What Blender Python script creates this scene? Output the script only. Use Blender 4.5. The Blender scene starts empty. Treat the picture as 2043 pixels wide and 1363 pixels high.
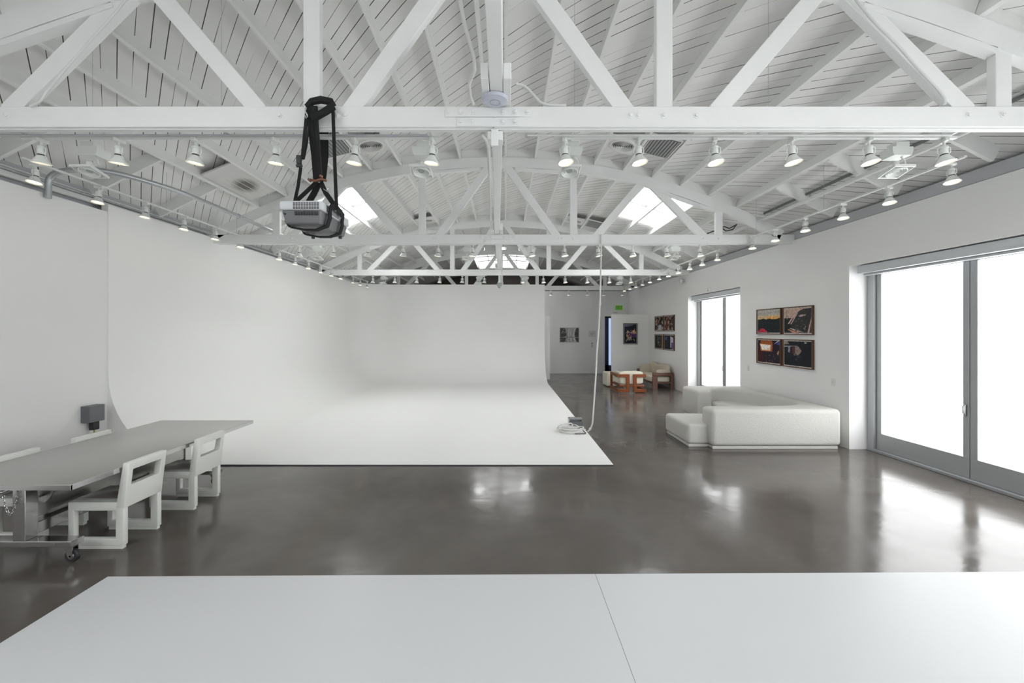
import bpy, bmesh, math, random
from mathutils import Vector, Matrix
random.seed(7)
PI = math.pi
sc = bpy.context.scene
C = sc.collection
F, CX, HY, EYE = 820.0, 1008.0, 660.0, 2.0        # focal length in px, vanishing point, horizon row, eye height (m)
def at(x, y, Y): return Vector(((x-CX)/F*Y, Y, EYE-(y-HY)/F*Y))

# ------------------------------------------------------------------ materials
def newmat(name):
    m = bpy.data.materials.new(name); m.use_nodes = True
    nt = m.node_tree; b = nt.nodes['Principled BSDF']
    return m, nt, b
def srgb(r, g, b):
    f = lambda c: (c/255/12.92) if c/255 <= .04045 else ((c/255+.055)/1.055)**2.4
    return (f(r), f(g), f(b), 1)
def mat(name, col, rough=.5, metal=0, spec=.5, emit=None, es=0, var=0, vscale=3, bump=0, bscale=40, coat=0, stretch=None):
    m, nt, b = newmat(name)
    b.inputs['Base Color'].default_value = col
    b.inputs['Roughness'].default_value = rough
    b.inputs['Metallic'].default_value = metal
    b.inputs['Specular IOR Level'].default_value = spec
    b.inputs['Coat Weight'].default_value = coat
    if emit: b.inputs['Emission Color'].default_value = emit; b.inputs['Emission Strength'].default_value = es
    if var or bump:
        tc = nt.nodes.new('ShaderNodeTexCoord'); src = tc.outputs['Object']
        if stretch:
            mp = nt.nodes.new('ShaderNodeMapping'); mp.inputs['Scale'].default_value = stretch
            nt.links.new(src, mp.inputs['Vector']); src = mp.outputs['Vector']
    if var:
        n = nt.nodes.new('ShaderNodeTexNoise'); n.inputs['Scale'].default_value = vscale; n.inputs['Detail'].default_value = 6
        nt.links.new(src, n.inputs['Vector'])
        mx = nt.nodes.new('ShaderNodeMix'); mx.data_type = 'RGBA'
        mx.inputs['A'].default_value = tuple(c*(1-var) for c in col[:3])+(1,)
        mx.inputs['B'].default_value = tuple(min(1, c*(1+var)) for c in col[:3])+(1,)
        nt.links.new(n.outputs['Fac'], mx.inputs['Factor']); nt.links.new(mx.outputs['Result'], b.inputs['Base Color'])
    if bump:
        n2 = nt.nodes.new('ShaderNodeTexNoise'); n2.inputs['Scale'].default_value = bscale; n2.inputs['Detail'].default_value = 4
        nt.links.new(src, n2.inputs['Vector'])
        bp = nt.nodes.new('ShaderNodeBump'); bp.inputs['Strength'].default_value = bump; bp.inputs['Distance'].default_value = .01
        nt.links.new(n2.outputs['Fac'], bp.inputs['Height']); nt.links.new(bp.outputs['Normal'], b.inputs['Normal'])
    return m
M = {}
M['wall'] = mat('wall_paint', (.86, .86, .85, 1), .7, var=.015, vscale=.8)
M['wall_unlit'] = mat('unlit_wall_tone', (.05, .045, .04, 1), .8)  # dark tone stands in for the lack of light beyond the back wall
M['wall_grey'] = mat('rough_wall_recess_grey', (.50, .51, .53, 1), .8, var=.06, vscale=2, bump=.3, bscale=12)
M['cyc'] = mat('cyclorama_paint', (.90, .90, .885, 1), .55, var=.015, vscale=.6)
M['stage'] = mat('stage_paint', (.65, .66, .67, 1), .42, var=.012, vscale=.7, spec=.35)
M['timber'] = mat('painted_timber', (.84, .85, .84, 1), .5, var=.035, vscale=4, bump=.35, bscale=9, stretch=(1, 1, 1))
M['joist'] = mat('painted_joist', (.84, .845, .83, 1), .55, var=.04, vscale=3, bump=.3, bscale=8)
M['track'] = mat('white_track', (.72, .735, .72, 1), .4)
M['lampwhite'] = mat('lamp_enamel', (.74, .76, .73, 1), .35)
M['lampgrey'] = mat('lamp_grey', (.40, .42, .41, 1), .4)
M['darkslot'] = mat('dark_slot', (.05, .05, .052, 1), .7)
M['galv'] = mat('galvanised_steel', (.50, .52, .53, 1), .38, metal=.75, var=.12, vscale=14)
M['pipedark'] = mat('dark_conduit', (.16, .17, .17, 1), .45, metal=.3)
M['steel'] = mat('brushed_stainless', (.52, .515, .50, 1), .30, metal=1, var=.06, vscale=5, bump=.05, bscale=60, stretch=(1, 14, 1))
M['steel_edge'] = mat('polished_stainless', (.62, .62, .62, 1), .16, metal=1, var=.05, vscale=8)
M['ivory'] = mat('ivory_lacquer', (.80, .81, .765, 1), .28, var=.02, vscale=6)
M['seatpan'] = mat('grey_seat_pad', (.30, .285, .265, 1), .25)
M['chrome'] = mat('chrome', (.6, .6, .6, 1), .15, metal=1)
M['rubber'] = mat('black_rubber', (.025, .025, .027, 1), .5)
M['strap'] = mat('black_webbing', (.008, .008, .009, 1), .85, bump=.3, bscale=200)
M['clipwood'] = mat('brass_clip', (.22, .10, .06, 1), .4, metal=.4)
M['proj'] = mat('projector_shell', (.62, .64, .655, 1), .45)
M['projdark'] = mat('projector_lower_shell', (.17, .175, .18, 1), .4)
M['alu'] = mat('aluminium_frame', (.44, .455, .465, 1), .42, metal=.25)
M['mull'] = mat('dark_mullion', (.10, .10, .10, 1), .6)
M['blind'] = mat('blind_cassette', (.64, .67, .69, 1), .45)
M['boxgrey'] = mat('grey_box', (.15, .155, .165, 1), .5, var=.08, vscale=20)
M['cable'] = mat('white_cable', (.72, .72, .70, 1), .55)
M['cableblack'] = mat('black_cable', (.02, .02, .02, 1), .5)
M['cablegreen'] = mat('green_cable', (.35, .45, .05, 1), .5)
M['boucle'] = mat('boucle_fabric', (.64, .63, .60, 1), .95, var=.07, vscale=70, bump=.9, bscale=105, spec=.1)
M['linen'] = mat('cream_linen', (.70, .665, .56, 1), .9, var=.05, vscale=40, bump=.4, bscale=60, spec=.15)
M['linen2'] = mat('tan_linen', (.55, .49, .39, 1), .9, var=.06, vscale=40, bump=.4, bscale=60, spec=.15)
M['orangewood'] = mat('orange_wood', (.23, .062, .015, 1), .35, var=.35, vscale=5, stretch=(1, 1, 6))
M['walnut'] = mat('walnut', (.13, .055, .032, 1), .4, var=.3, vscale=6, stretch=(2, 6, 1))
M['framewood'] = mat('walnut_frame', (.10, .042, .018, 1), .5, var=.25, vscale=12)
M['framewhite'] = mat('white_frame', (.70, .70, .70, 1), .5)
M['frameblack'] = mat('dark_frame', (.03, .025, .022, 1), .4)
M['plate'] = mat('white_plastic', (.74, .74, .72, 1), .35)
M['plateline'] = mat('grey_marking', (.22, .22, .22, 1), .6)
M['wifi'] = mat('access_point_shell', (.60, .62, .71, 1), .3)
M['diffuser'] = mat('diffuser_white', (.74, .74, .72, 1), .5)
M['doorblue'] = mat('blue_door', (.055, .08, .16, 1), .4)
M['exit'] = mat('exit_face', (.25, .55, .08, 1), .5, emit=(.25, .6, .08, 1), es=.06)
M['exitletter'] = mat('exit_letter', (.03, .16, .01, 1), .5)
M['lens'] = mat('lit_lamp_face', (1, .9, .75, 1), .3, emit=(1, .86, .64, 1), es=2.6); M['lens'].cycles.emission_sampling = 'NONE'
M['lens_off'] = mat('lamp_glass', (.55, .56, .55, 1), .2)
M['stain'] = mat('vent_grille_metal', (.34, .345, .34, 1), .6)

def pane_mat(name, col, s):
    m, nt, b = newmat(name)
    b.inputs['Base Color'].default_value = (.8, .82, .84, 1); b.inputs['Roughness'].default_value = .35
    b.inputs['Emission Color'].default_value = col; b.inputs['Emission Strength'].default_value = s
    return m
M['pane'] = pane_mat('frosted_daylit_glass', (.975, .99, 1, 1), 1.75)
M['skypane'] = pane_mat('frosted_skylight_glass', (.98, .99, 1, 1), 5.0)
M['ridgepane'] = pane_mat('frosted_ridge_glass', (.98, .99, 1, 1), 2.4)
M['bluepane'] = pane_mat('blue_daylit_glass', (.55, .70, 1, 1), .30)

def deck_mat():
    m, nt, b = newmat('diagonal_roof_boards')
    N, L = nt.nodes, nt.links
    uv = N.new('ShaderNodeUVMap'); uv.uv_map = 'UVMap'
    sp = N.new('ShaderNodeSeparateXYZ'); L.new(uv.outputs['UV'], sp.inputs[0])
    def mth(op, a, bb=None, c=None):
        n = N.new('ShaderNodeMath'); n.operation = op
        for i, v in enumerate((a, bb, c)):
            if v is None: continue
            if isinstance(v, (int, float)): n.inputs[i].default_value = v
            else: L.new(v, n.inputs[i])
        return n.outputs[0]
    s, y = sp.outputs[0], sp.outputs[1]
    c = mth('MULTIPLY', mth('ADD', s, y), .70711)
    d = mth('MULTIPLY', mth('SUBTRACT', s, y), .70711)
    W = .134
    dist = mth('PINGPONG', c, W/2)
    idx = mth('FLOOR', mth('ADD', mth('DIVIDE', c, W), .5))      # the joint's number
    bidx = mth('FLOOR', mth('DIVIDE', c, W))
    cb = N.new('ShaderNodeCombineXYZ'); L.new(mth('MULTIPLY', idx, 7.31), cb.inputs[0]); L.new(mth('MULTIPLY', d, .55), cb.inputs[1])
    n = N.new('ShaderNodeTexNoise'); n.inputs['Scale'].default_value = 1; n.inputs['Detail'].default_value = 1
    L.new(cb.outputs[0], n.inputs['Vector'])
    wid = mth('MAXIMUM', mth('MULTIPLY', mth('SUBTRACT', n.outputs['Fac'], .34), .02), 0.0)
    wid = mth('MINIMUM', wid, .0048)
    edge = mth('LESS_THAN', dist, wid)
    wn = N.new('ShaderNodeTexWhiteNoise'); wn.noise_dimensions = '1D'; L.new(bidx, wn.inputs['W'])
    n2 = N.new('ShaderNodeTexNoise'); n2.inputs['Scale'].default_value = 1.3; n2.inputs['Detail'].default_value = 5
    L.new(uv.outputs['UV'], n2.inputs['Vector'])
    v = mth('ADD', mth('MULTIPLY', wn.outputs['Value'], .5), mth('MULTIPLY', n2.outputs['Fac'], .5))
    r1 = N.new('ShaderNodeMix'); r1.data_type = 'RGBA'
    r1.inputs['A'].default_value = (.80, .80, .78, 1); r1.inputs['B'].default_value = (.88, .88, .865, 1); L.new(v, r1.inputs['Factor'])
    r2 = N.new('ShaderNodeMix'); r2.data_type = 'RGBA'; L.new(edge, r2.inputs['Factor'])
    L.new(r1.outputs['Result'], r2.inputs['A']); r2.inputs['B'].default_value = (.045, .043, .04, 1)
    L.new(r2.outputs['Result'], b.inputs['Base Color']); b.inputs['Roughness'].default_value = .6
    bp = N.new('ShaderNodeBump'); bp.inputs['Strength'].default_value = .5; bp.inputs['Distance'].default_value = .004
    L.new(mth('SMOOTH_MIN', dist, .008, .004), bp.inputs['Height'])
    return m
M['deck'] = deck_mat()

def floor_mat():
    m, nt, b = newmat('polished_concrete')
    N, L = nt.nodes, nt.links
    tc = N.new('ShaderNodeTexCoord')
    def noise(scale, detail, dist=0, rough=.5):
        n = N.new('ShaderNodeTexNoise'); n.inputs['Scale'].default_value = scale; n.inputs['Detail'].default_value = detail
        n.inputs['Distortion'].default_value = dist; n.inputs['Roughness'].default_value = rough
        L.new(tc.outputs['Object'], n.inputs['Vector']); return n
    def ramp(src, stops):
        r = N.new('ShaderNodeValToRGB'); L.new(src, r.inputs[0]); e = r.color_ramp.elements
        e[0].position, e[0].color = stops[0]; e[1].position, e[1].color = stops[-1]
        for p, c in stops[1:-1]: x = e.new(p); x.color = c
        return r
    a = noise(.55, 8, .6, .6)
    r = ramp(a.outputs['Fac'], [(.28, (.090, .079, .070, 1)), (.5, (.114, .102, .092, 1)), (.72, (.145, .131, .119, 1))])
    c2 = noise(1.1, 4, 1.5)
    r2 = ramp(c2.outputs['Fac'], [(.50, (0, 0, 0, 1)), (.9, (.16, .16, .16, 1))])
    mx = N.new('ShaderNodeMix'); mx.data_type = 'RGBA'; L.new(r2.outputs[0], mx.inputs['Factor'])
    L.new(r.outputs[0], mx.inputs['A']); mx.inputs['B'].default_value = (.18, .155, .14, 1)
    v = N.new('ShaderNodeTexVoronoi'); v.feature = 'DISTANCE_TO_EDGE'; v.inputs['Scale'].default_value = .33
    wv = N.new('ShaderNodeMix'); wv.data_type = 'VECTOR'; wv.inputs['Factor'].default_value = .12
    L.new(tc.outputs['Object'], wv.inputs['A']); L.new(noise(1.4, 5).outputs['Color'], wv.inputs['B']); L.new(wv.outputs['Result'], v.inputs['Vector'])
    cr = ramp(v.outputs['Distance'], [(.0, (1, 1, 1, 1)), (.0035, (0, 0, 0, 1))])
    mk = N.new('ShaderNodeMath'); mk.operation = 'MULTIPLY'; L.new(cr.outputs[0], mk.inputs[0])
    mr = ramp(noise(.7, 1).outputs['Fac'], [(.58, (0, 0, 0, 1)), (.72, (.2, .2, .2, 1))]); L.new(mr.outputs[0], mk.inputs[1])
    m2 = N.new('ShaderNodeMix'); m2.data_type = 'RGBA'; L.new(mk.outputs[0], m2.inputs['Factor'])
    L.new(mx.outputs['Result'], m2.inputs['A']); m2.inputs['B'].default_value = (.2, .185, .17, 1)
    L.new(m2.outputs['Result'], b.inputs['Base Color'])
    rr = ramp(noise(1.7, 6, .8).outputs['Fac'], [(.3, (.10, .10, .10, 1)), (.7, (.22, .22, .22, 1))])
    L.new(rr.outputs[0], b.inputs['Roughness'])
    b.inputs['Specular IOR Level'].default_value = .42
    bp = N.new('ShaderNodeBump'); bp.inputs['Strength'].default_value = .12; bp.inputs['Distance'].default_value = .02
    L.new(noise(2.6, 5, .4).outputs['Fac'], bp.inputs['Height']); L.new(bp.outputs['Normal'], b.inputs['Normal'])
    return m
M['floor'] = floor_mat()
def print_mat():
    m, nt, b = newmat('photo_print')
    a = nt.nodes.new('ShaderNodeVertexColor'); a.layer_name = 'Col'
    tc = nt.nodes.new('ShaderNodeTexCoord'); n = nt.nodes.new('ShaderNodeTexNoise'); n.inputs['Scale'].default_value = 28; n.inputs['Detail'].default_value = 8
    nt.links.new(tc.outputs['Object'], n.inputs['Vector'])
    r = nt.nodes.new('ShaderNodeMapRange'); r.inputs['From Min'].default_value = .3; r.inputs['From Max'].default_value = .7
    r.inputs['To Min'].default_value = .62; r.inputs['To Max'].default_value = 1.3; nt.links.new(n.outputs['Fac'], r.inputs['Value'])
    mx = nt.nodes.new('ShaderNodeVectorMath'); mx.operation = 'SCALE'
    nt.links.new(a.outputs['Color'], mx.inputs[0]); nt.links.new(r.outputs['Result'], mx.inputs['Scale'])
    nt.links.new(mx.outputs[0], b.inputs['Base Color']); b.inputs['Roughness'].default_value = .6; b.inputs['Specular IOR Level'].default_value = .15
    return m
M['print'] = print_mat()

# ------------------------------------------------------------------ mesh helpers
class MB:
    def __init__(s): s.bm = bmesh.new()
    def box(s, a, b, bev=0, seg=2, mtx=None):
        t = bmesh.new()
        r = bmesh.ops.create_cube(t, size=1)
        for v in t.verts:
            v.co = Vector([(a[i]+b[i])/2 + v.co[i]*abs(b[i]-a[i]) for i in range(3)])
        if bev: bmesh.ops.bevel(t, geom=t.edges[:], offset=bev, segments=seg, profile=.5, affect='EDGES')
        s.merge(t, mtx); return s
    def merge(s, t, mtx=None):
        if mtx is not None: t.transform(mtx)
        me = bpy.data.meshes.new('tmp'); t.to_mesh(me); t.free(); s.bm.from_mesh(me); bpy.data.meshes.remove(me)
    def beam(s, p, q, w, h, up=(0, 0, 1), bev=0):
        p, q = Vector(p), Vector(q); d = (q-p); L = d.length; d.normalize()
        x = d.cross(Vector(up))
        if x.length < 1e-4: x = Vector((1, 0, 0))
        x.normalize(); z = x.cross(d)
        m = Matrix((( x.x, d.x, z.x, p.x), (x.y, d.y, z.y, p.y), (x.z, d.z, z.z, p.z), (0, 0, 0, 1)))
        return s.box((-w/2, 0, -h/2), (w/2, L, h/2), bev, 1, m)
    def tube(s, pts, r, n=8, cap=True):
        pts = [Vector(p) for p in pts]; rings = []
        prev = None
        for i, p in enumerate(pts):
            d = (pts[min(i+1, len(pts)-1)]-pts[max(i-1, 0)]).normalized()
            if prev is None:
                x = d.orthogonal().normalized()
            else:
                x = prev - d*prev.dot(d)
                if x.length < 1e-5: x = d.orthogonal()
                x.normalize()
            prev = x; z = d.cross(x)
            rr = r[i] if isinstance(r, (list, tuple)) else r
            rings.append([s.bm.verts.new(p+(x*math.cos(2*PI*k/n)+z*math.sin(2*PI*k/n))*rr) for k in range(n)])
        for a, b in zip(rings, rings[1:]):
            for k in range(n): s.bm.faces.new((a[k], a[(k+1) % n], b[(k+1) % n], b[k]))
        if cap: s.bm.faces.new(rings[0][::-1]); s.bm.faces.new(rings[-1])
        return s
    def strap(s, pts, w, t, side):
        pts = [Vector(p) for p in pts]; side = Vector(side).normalized(); rings = []
        for i, p in enumerate(pts):
            d = (pts[min(i+1, len(pts)-1)]-pts[max(i-1, 0)]).normalized()
            x = (side-d*side.dot(d)); x.normalize(); z = d.cross(x)
            rings.append([s.bm.verts.new(p+x*a*w/2+z*b*t/2) for a, b in ((1, 1), (-1, 1), (-1, -1), (1, -1))])
        for a, b in zip(rings, rings[1:]):
            for k in range(4): s.bm.faces.new((a[k], a[(k+1) % 4], b[(k+1) % 4], b[k]))
        s.bm.faces.new(rings[0][::-1]); s.bm.faces.new(rings[-1]); return s
    def lathe(s, prof, n=20, mtx=None, close=True):
        t = bmesh.new(); rings = []
        for r, z in prof:
            rings.append([t.verts.new((r*math.cos(2*PI*k/n), r*math.sin(2*PI*k/n), z)) for k in range(n)])
        for a, b in zip(rings, rings[1:]):
            for k in range(n): t.faces.new((a[k], a[(k+1) % n], b[(k+1) % n], b[k]))
        if close: t.faces.new(rings[0][::-1]); t.faces.new(rings[-1])
        bmesh.ops.recalc_face_normals(t, faces=t.faces[:])
        s.merge(t, mtx); return s
    def prism(s, poly, z0, z1, bev=0, seg=3, mtx=None):
        t = bmesh.new()
        f = t.faces.new([t.verts.new((x, y, z0)) for x, y in poly])
        r = bmesh.ops.extrude_face_region(t, geom=[f])
        bmesh.ops.translate(t, vec=(0, 0, z1-z0), verts=[v for v in r['geom'] if isinstance(v, bmesh.types.BMVert)])
        bmesh.ops.recalc_face_normals(t, faces=t.faces[:])
        if bev:
            ed = [e for e in t.edges if abs(e.verts[0].co.z-e.verts[1].co.z) < 1e-6 or (e.calc_face_angle(0) > .5)]
            bmesh.ops.bevel(t, geom=ed, offset=bev, segments=seg, profile=.5, affect='EDGES', clamp_overlap=True)
        s.merge(t, mtx); return s
    def ring(s, oa, ia, d0, d1, axis='y', bev=.008, fn=None):
        """rectangular loop in a vertical plane: oa/ia = (a0, z0, a1, z1) outer and inner"""
        t = bmesh.new(); L = []
        for (a0, z0, a1, z1) in (oa, ia):
            for d in (d0, d1):
                L.append([t.verts.new((a, d, z) if axis == 'y' else (d, a, z)) for a, z in ((a0, z0), (a1, z0), (a1, z1), (a0, z1))])
        o0, o1, i0, i1 = L
        for k in range(4):
            n = (k+1) % 4
            for q in ((o0[k], o0[n], i0[n], i0[k]), (o1[k], o1[n], i1[n], i1[k]), (o0[k], o0[n], o1[n], o1[k]), (i0[k], i0[n], i1[n], i1[k])): t.faces.new(q)
        bmesh.ops.recalc_face_normals(t, faces=t.faces[:])
        bmesh.ops.bevel(t, geom=[e for e in t.edges if e.calc_face_angle(0) > .5], offset=bev, segments=2, profile=.5, affect='EDGES')
        if fn:
            for v in t.verts: v.co = fn(v.co)
        s.merge(t); return s
    def blob(s, c, size, e=.45, n=20, mtx=None):
        t = bmesh.new(); bmesh.ops.create_uvsphere(t, u_segments=n*2, v_segments=n, radius=1)
        sg = lambda v: math.copysign(abs(v)**e, v)
        for v in t.verts:
            x, y, z = v.co; rr = math.hypot(x, y)
            if rr > 1e-6: ca, sa = x/rr, y/rr
            else: ca = sa = 0
            v.co = Vector((sg(ca)*sg(rr)*size[0]/2, sg(sa)*sg(rr)*size[1]/2, sg(z)*size[2]/2))
        t.transform(Matrix.Translation(c)); s.merge(t, mtx); return s
    def build(s, name, m, parent=None, smooth=35, recalc=True):
        if recalc: bmesh.ops.recalc_face_normals(s.bm, faces=s.bm.faces[:])
        me = bpy.data.meshes.new(name); s.bm.to_mesh(me); s.bm.free()
        if smooth:
            for p in me.polygons: p.use_smooth = True
            me.set_sharp_from_angle(angle=math.radians(smooth))
        for mm in (m if isinstance(m, list) else [m]): me.materials.append(mm)
        o = bpy.data.objects.new(name, me); C.objects.link(o)
        if parent: o.parent = parent; o.matrix_parent_inverse = Matrix.Translation(-Vector(parent.location)) if False else Matrix.Identity(4)
        return o
def loc_build(mb, name, m, parent, **k):
    """build world-coordinate geometry under a parent placed away from the origin"""
    if parent is not None: mb.bm.transform(Matrix.Translation(-parent.location))
    return mb.build(name, m, parent, **k)
def thing(name, label=None, cat=None, loc=(0, 0, 0), group=None, kind=None):
    o = bpy.data.objects.new(name, None); C.objects.link(o); o.location = loc; o.empty_display_size = .1
    return tag(o, label, cat, group, kind)
def tag(o, label=None, cat=None, group=None, kind=None):
    if label: o['label'] = label
    if cat: o['category'] = cat
    if group: o['group'] = group
    if kind: o['kind'] = kind
    return o
def dup(root, loc, label=None, rz=None, group=None):
    r = root.copy(); C.objects.link(r); r.location = loc
    if rz is not None: r.rotation_euler = (0, 0, rz)
    if label: r['label'] = label
    if group: r['group'] = group
    for ch in root.children:
        c = ch.copy(); C.objects.link(c); c.parent = r
        for g in ch.children:
            d = g.copy(); C.objects.link(d); d.parent = c
    return r
NUM = 'first second third fourth fifth sixth seventh eighth ninth tenth eleventh twelfth'.split()

# ------------------------------------------------------------------ building constants
RC, RB, RD = -.15, 11.96, 12.20        # roof arc: centre x, truss outer radius, deck radius
ZC = 5.5-RB
TY = [3.55+4.733*i for i in range(-1, 5)]          # truss planes, front face: T0..T5
T0, T1, T2, T3, T4, T5 = TY
def arcp(s, r): a = s/RB; return RC+r*math.sin(a), ZC+r*math.cos(a)
def arcz(x, r): return ZC+math.sqrt(r*r-(x-RC)**2)
YB, YE = -3.2, 25.5
XR, XL = 5.80, -5.90

# ------------------------------------------------------------------ floor, ceiling, walls
o = MB().box((-6.6, YB, -.2), (6.9, YE, 0)).build('floor', M['floor']); tag(o, kind='structure')

sky_holes = [(3.22, 4.36, 9.0, 11.5), (-4.36, -3.22, 9.0, 11.5), (-1.36, 1.36, 18.1, 24.2), (3.22, 4.36, -2.4, .2), (-4.36, -3.22, -2.4, .2)]
ceil = thing('ceiling', kind='structure')
bm = bmesh.new(); uvl = bm.loops.layers.uv.new('UVMap')
ss = sorted(set([round(-6.36+.12*i, 3) for i in range(107)] + [v for h in sky_holes for v in h[:2]]))
ys = sorted(set([YB, YE] + [v for h in sky_holes for v in h[2:]] + [YB+1.5*i for i in range(1, 19)]))
vs = {(s, y): bm.verts.new((arcp(s, RD)[0], y, arcp(s, RD)[1])) for s in ss for y in ys}
for s0, s1 in zip(ss, ss[1:]):
    for y0, y1 in zip(ys, ys[1:]):
        sm, ym = (s0+s1)/2, (y0+y1)/2
        if any(h[0] < sm < h[1] and h[2] < ym < h[3] for h in sky_holes): continue
        f = bm.faces.new((vs[s0, y0], vs[s0, y1], vs[s1, y1], vs[s1, y0]))
        for l in f.loops:
            for k in ((s0, y0), (s0, y1), (s1, y1), (s1, y0)):
                if vs[k] is l.vert: l[uvl].uv = k
for v in [v for v in bm.verts if not v.link_faces]: bm.verts.remove(v)
me = bpy.data.meshes.new('roof_deck'); bm.to_mesh(me); bm.free(); me.materials.append(M['deck'])
for p in me.polygons: p.use_smooth = True
deck = bpy.data.objects.new('roof_deck', me); C.objects.link(deck); deck.parent = ceil
md = deck.modifiers.new('thick', 'SOLIDIFY'); md.thickness = .06; md.offset = 1

# roof joists: one mesh each, laid between trusses
jb = MB().box((-.022, .0, -.236), (.022, 4.733, .0)).bm
jme = bpy.data.meshes.new('joist'); jb.to_mesh(jme); jb.free(); jme.materials.append(M['joist'])
js = [sgn*(.16+.6*k) for k in range(9) for sgn in (1, -1)]
for ty in (T0, T1, T2, T3, T4):
    for s in js:
        if ty == T4 and abs(s) < 1.2: continue
        if ty == T0 and abs(s) < 2: continue
        x, z = arcp(s, RD)
        j = bpy.data.objects.new('joist', jme); C.objects.link(j); j.parent = ceil
        j.location = (x, ty, z); j.rotation_euler = (0, s/RB, 0)
bb = MB().box((-.276, 0, -.236), (.276, .04, 0)).bm
bme = bpy.data.meshes.new('blocking'); bb.to_mesh(bme); bb.free(); bme.materials.append(M['joist'])
for ty in (T1, T2, T3, T4):
    for k in range(-8, 9):
        s = .6*k + (.16 if k > 0 else -.16)-(.3 if k > 0 else -.3) if k else 0
        if k == 0: continue
        x, z = arcp(s, RD); b_ = bpy.data.objects.new('blocking', bme); C.objects.link(b_); b_.parent = ceil
        b_.location = (x, ty+.05, z); b_.rotation_euler = (0, s/RB, 0)
# blocks between the last joist and the side walls
for sgn in (1, -1):
    for k in range(15):
        y = 2.45+1.17*k
        if any(abs(y-t) < .25 for t in TY): continue
        m = MB(); s0, s1 = sgn*4.99, sgn*6.1
        P4 = [arcp(s0, RD-.236), arcp(s1, RD-.236), arcp(s1, RD), arcp(s0, RD)]
        t = [m.bm.verts.new((p[0], y+d, p[1])) for d in (0, .045) for p in P4]
        for q in ((0, 1, 2, 3), (4, 5, 6, 7), (0, 1, 5, 4), (1, 2, 6, 5), (2, 3, 7, 6), (3, 0, 4, 7)): m.bm.faces.new([t[i] for i in q])
        m.build('eave_block', M['joist'], ceil)
def batten(s0, s1, y, dy=0):
    p, q = arcp(s0, RD-.03), arcp(s1, RD-.03)
    MB().beam((p[0], y, p[1]), (q[0], y+dy, q[1]), .09, .03).build('batten', M['joist'], ceil)
for a in ((-4.9, -4.4, 4.7, .06), (-4.3, -3.8, 4.55, .05), (-4.9, -4.4, 6.1, .05), (-4.3, -3.8, 6.1, 0), (4.4, 4.9, 7.35, .05), (5.0, 5.5, 7.3, .05), (-5.5, -5.0, 7.3, 0),
          (4.4, 4.9, 11.9, .05), (-4.9, -4.4, 12, 0), (3.8, 4.3, 7.4, 0), (5.0, 5.5, 4.9, 0)): batten(*a)

# skylights: well, mullions, panes
def skylight(n, s0, s1, y0, y1, mulls_s, mulls_y, pm='skypane'):
    e = thing('window_%d' % n, kind='structure')
    def slab(sa, sb, ya, yb, r0, r1, name, m):
        mb = MB(); k = max(1, int(abs(sb-sa)/.2)); g = []
        for i in range(k+1):
            s = sa+(sb-sa)*i/k; g.append([mb.bm.verts.new((arcp(s, r)[0], y, arcp(s, r)[1])) for r in (r0, r1) for y in (ya, yb)])
        for a, b in zip(g, g[1:]):
            for q in ((0, 1), (1, 3), (3, 2), (2, 0)): mb.bm.faces.new((a[q[0]], a[q[1]], b[q[1]], b[q[0]]))
        mb.bm.faces.new([g[0][i] for i in (0, 1, 3, 2)]); mb.bm.faces.new([g[-1][i] for i in (0, 1, 3, 2)])
        return mb.build(name, m, e)
    w = .03
    slab(s0, s0+w, y0, y1, RD-.02, RD+.34, 'well_side', M['joist']); slab(s1-w, s1, y0, y1, RD-.02, RD+.34, 'well_side', M['joist'])
    slab(s0, s1, y0, y0+w, RD-.02, RD+.34, 'well_side', M['joist']); slab(s0, s1, y1-w, y1, RD-.02, RD+.34, 'well_side', M['joist'])
    slab(s0, s1, y0, y1, RD+.30, RD+.31, 'pane', M[pm])
    for s in mulls_s: slab(s-.018, s+.018, y0, y1, RD+.24, RD+.30, 'mullion', M['mull'])
    for y in mulls_y: slab(s0, s1, y-.018, y+.018, RD+.24, RD+.30, 'mullion', M['mull'])
skylight(1, 3.22, 4.36, 9.0, 11.5, (3.9,), (11.1,))
skylight(2, -4.36, -3.22, 9.0, 11.5, (-3.9,), (11.1,))
skylight(3, -1.36, 1.36, 18.1, 24.2, (-.75, -.25, .25, .75), (19.0, 20.5, 22, 23.4), 'ridgepane')
skylight(4, 3.22, 4.36, -2.4, .2, (), ()); skylight(5, -4.36, -3.22, -2.4, .2, (), ())  # unseen pair behind the camera, added to light the foreground

# side walls
def struct(mb, name, m, **k): return tag(mb.build(name, m, **k), kind='structure')
w = MB()
w.box((XL-.12, YB, 0), (XL, 6.09, 3.765)); struct(w, 'wall_left', M['wall'], smooth=0)
w = MB().box((-6.5, YB, 0), (-6.15, YE, 4.55)); struct(w, 'wall_left_outer', M['wall_grey'], smooth=0)
w = MB()
O1, O2 = (-.06, 6.93), (10.15, 13.04); HT = 3.09
for a, b in ((YB, O1[0]), (O1[1], O2[0]), (O2[1], 19.5)): w.box((XR, a, 0), (XR+.32, b, 3.82))
for a, b in (O1, O2): w.box((XR, a, HT), (XR+.32, b, 3.82))
struct(w, 'wall_right', M['wall'], smooth=0)
w = MB().box((6.12, YB, 3.0), (6.4, YE, 4.55)).box((6.12, 19.5, 0), (6.4, YE, 4.5)); struct(w, 'wall_right_outer', M['wall_grey'], smooth=0)
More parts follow.
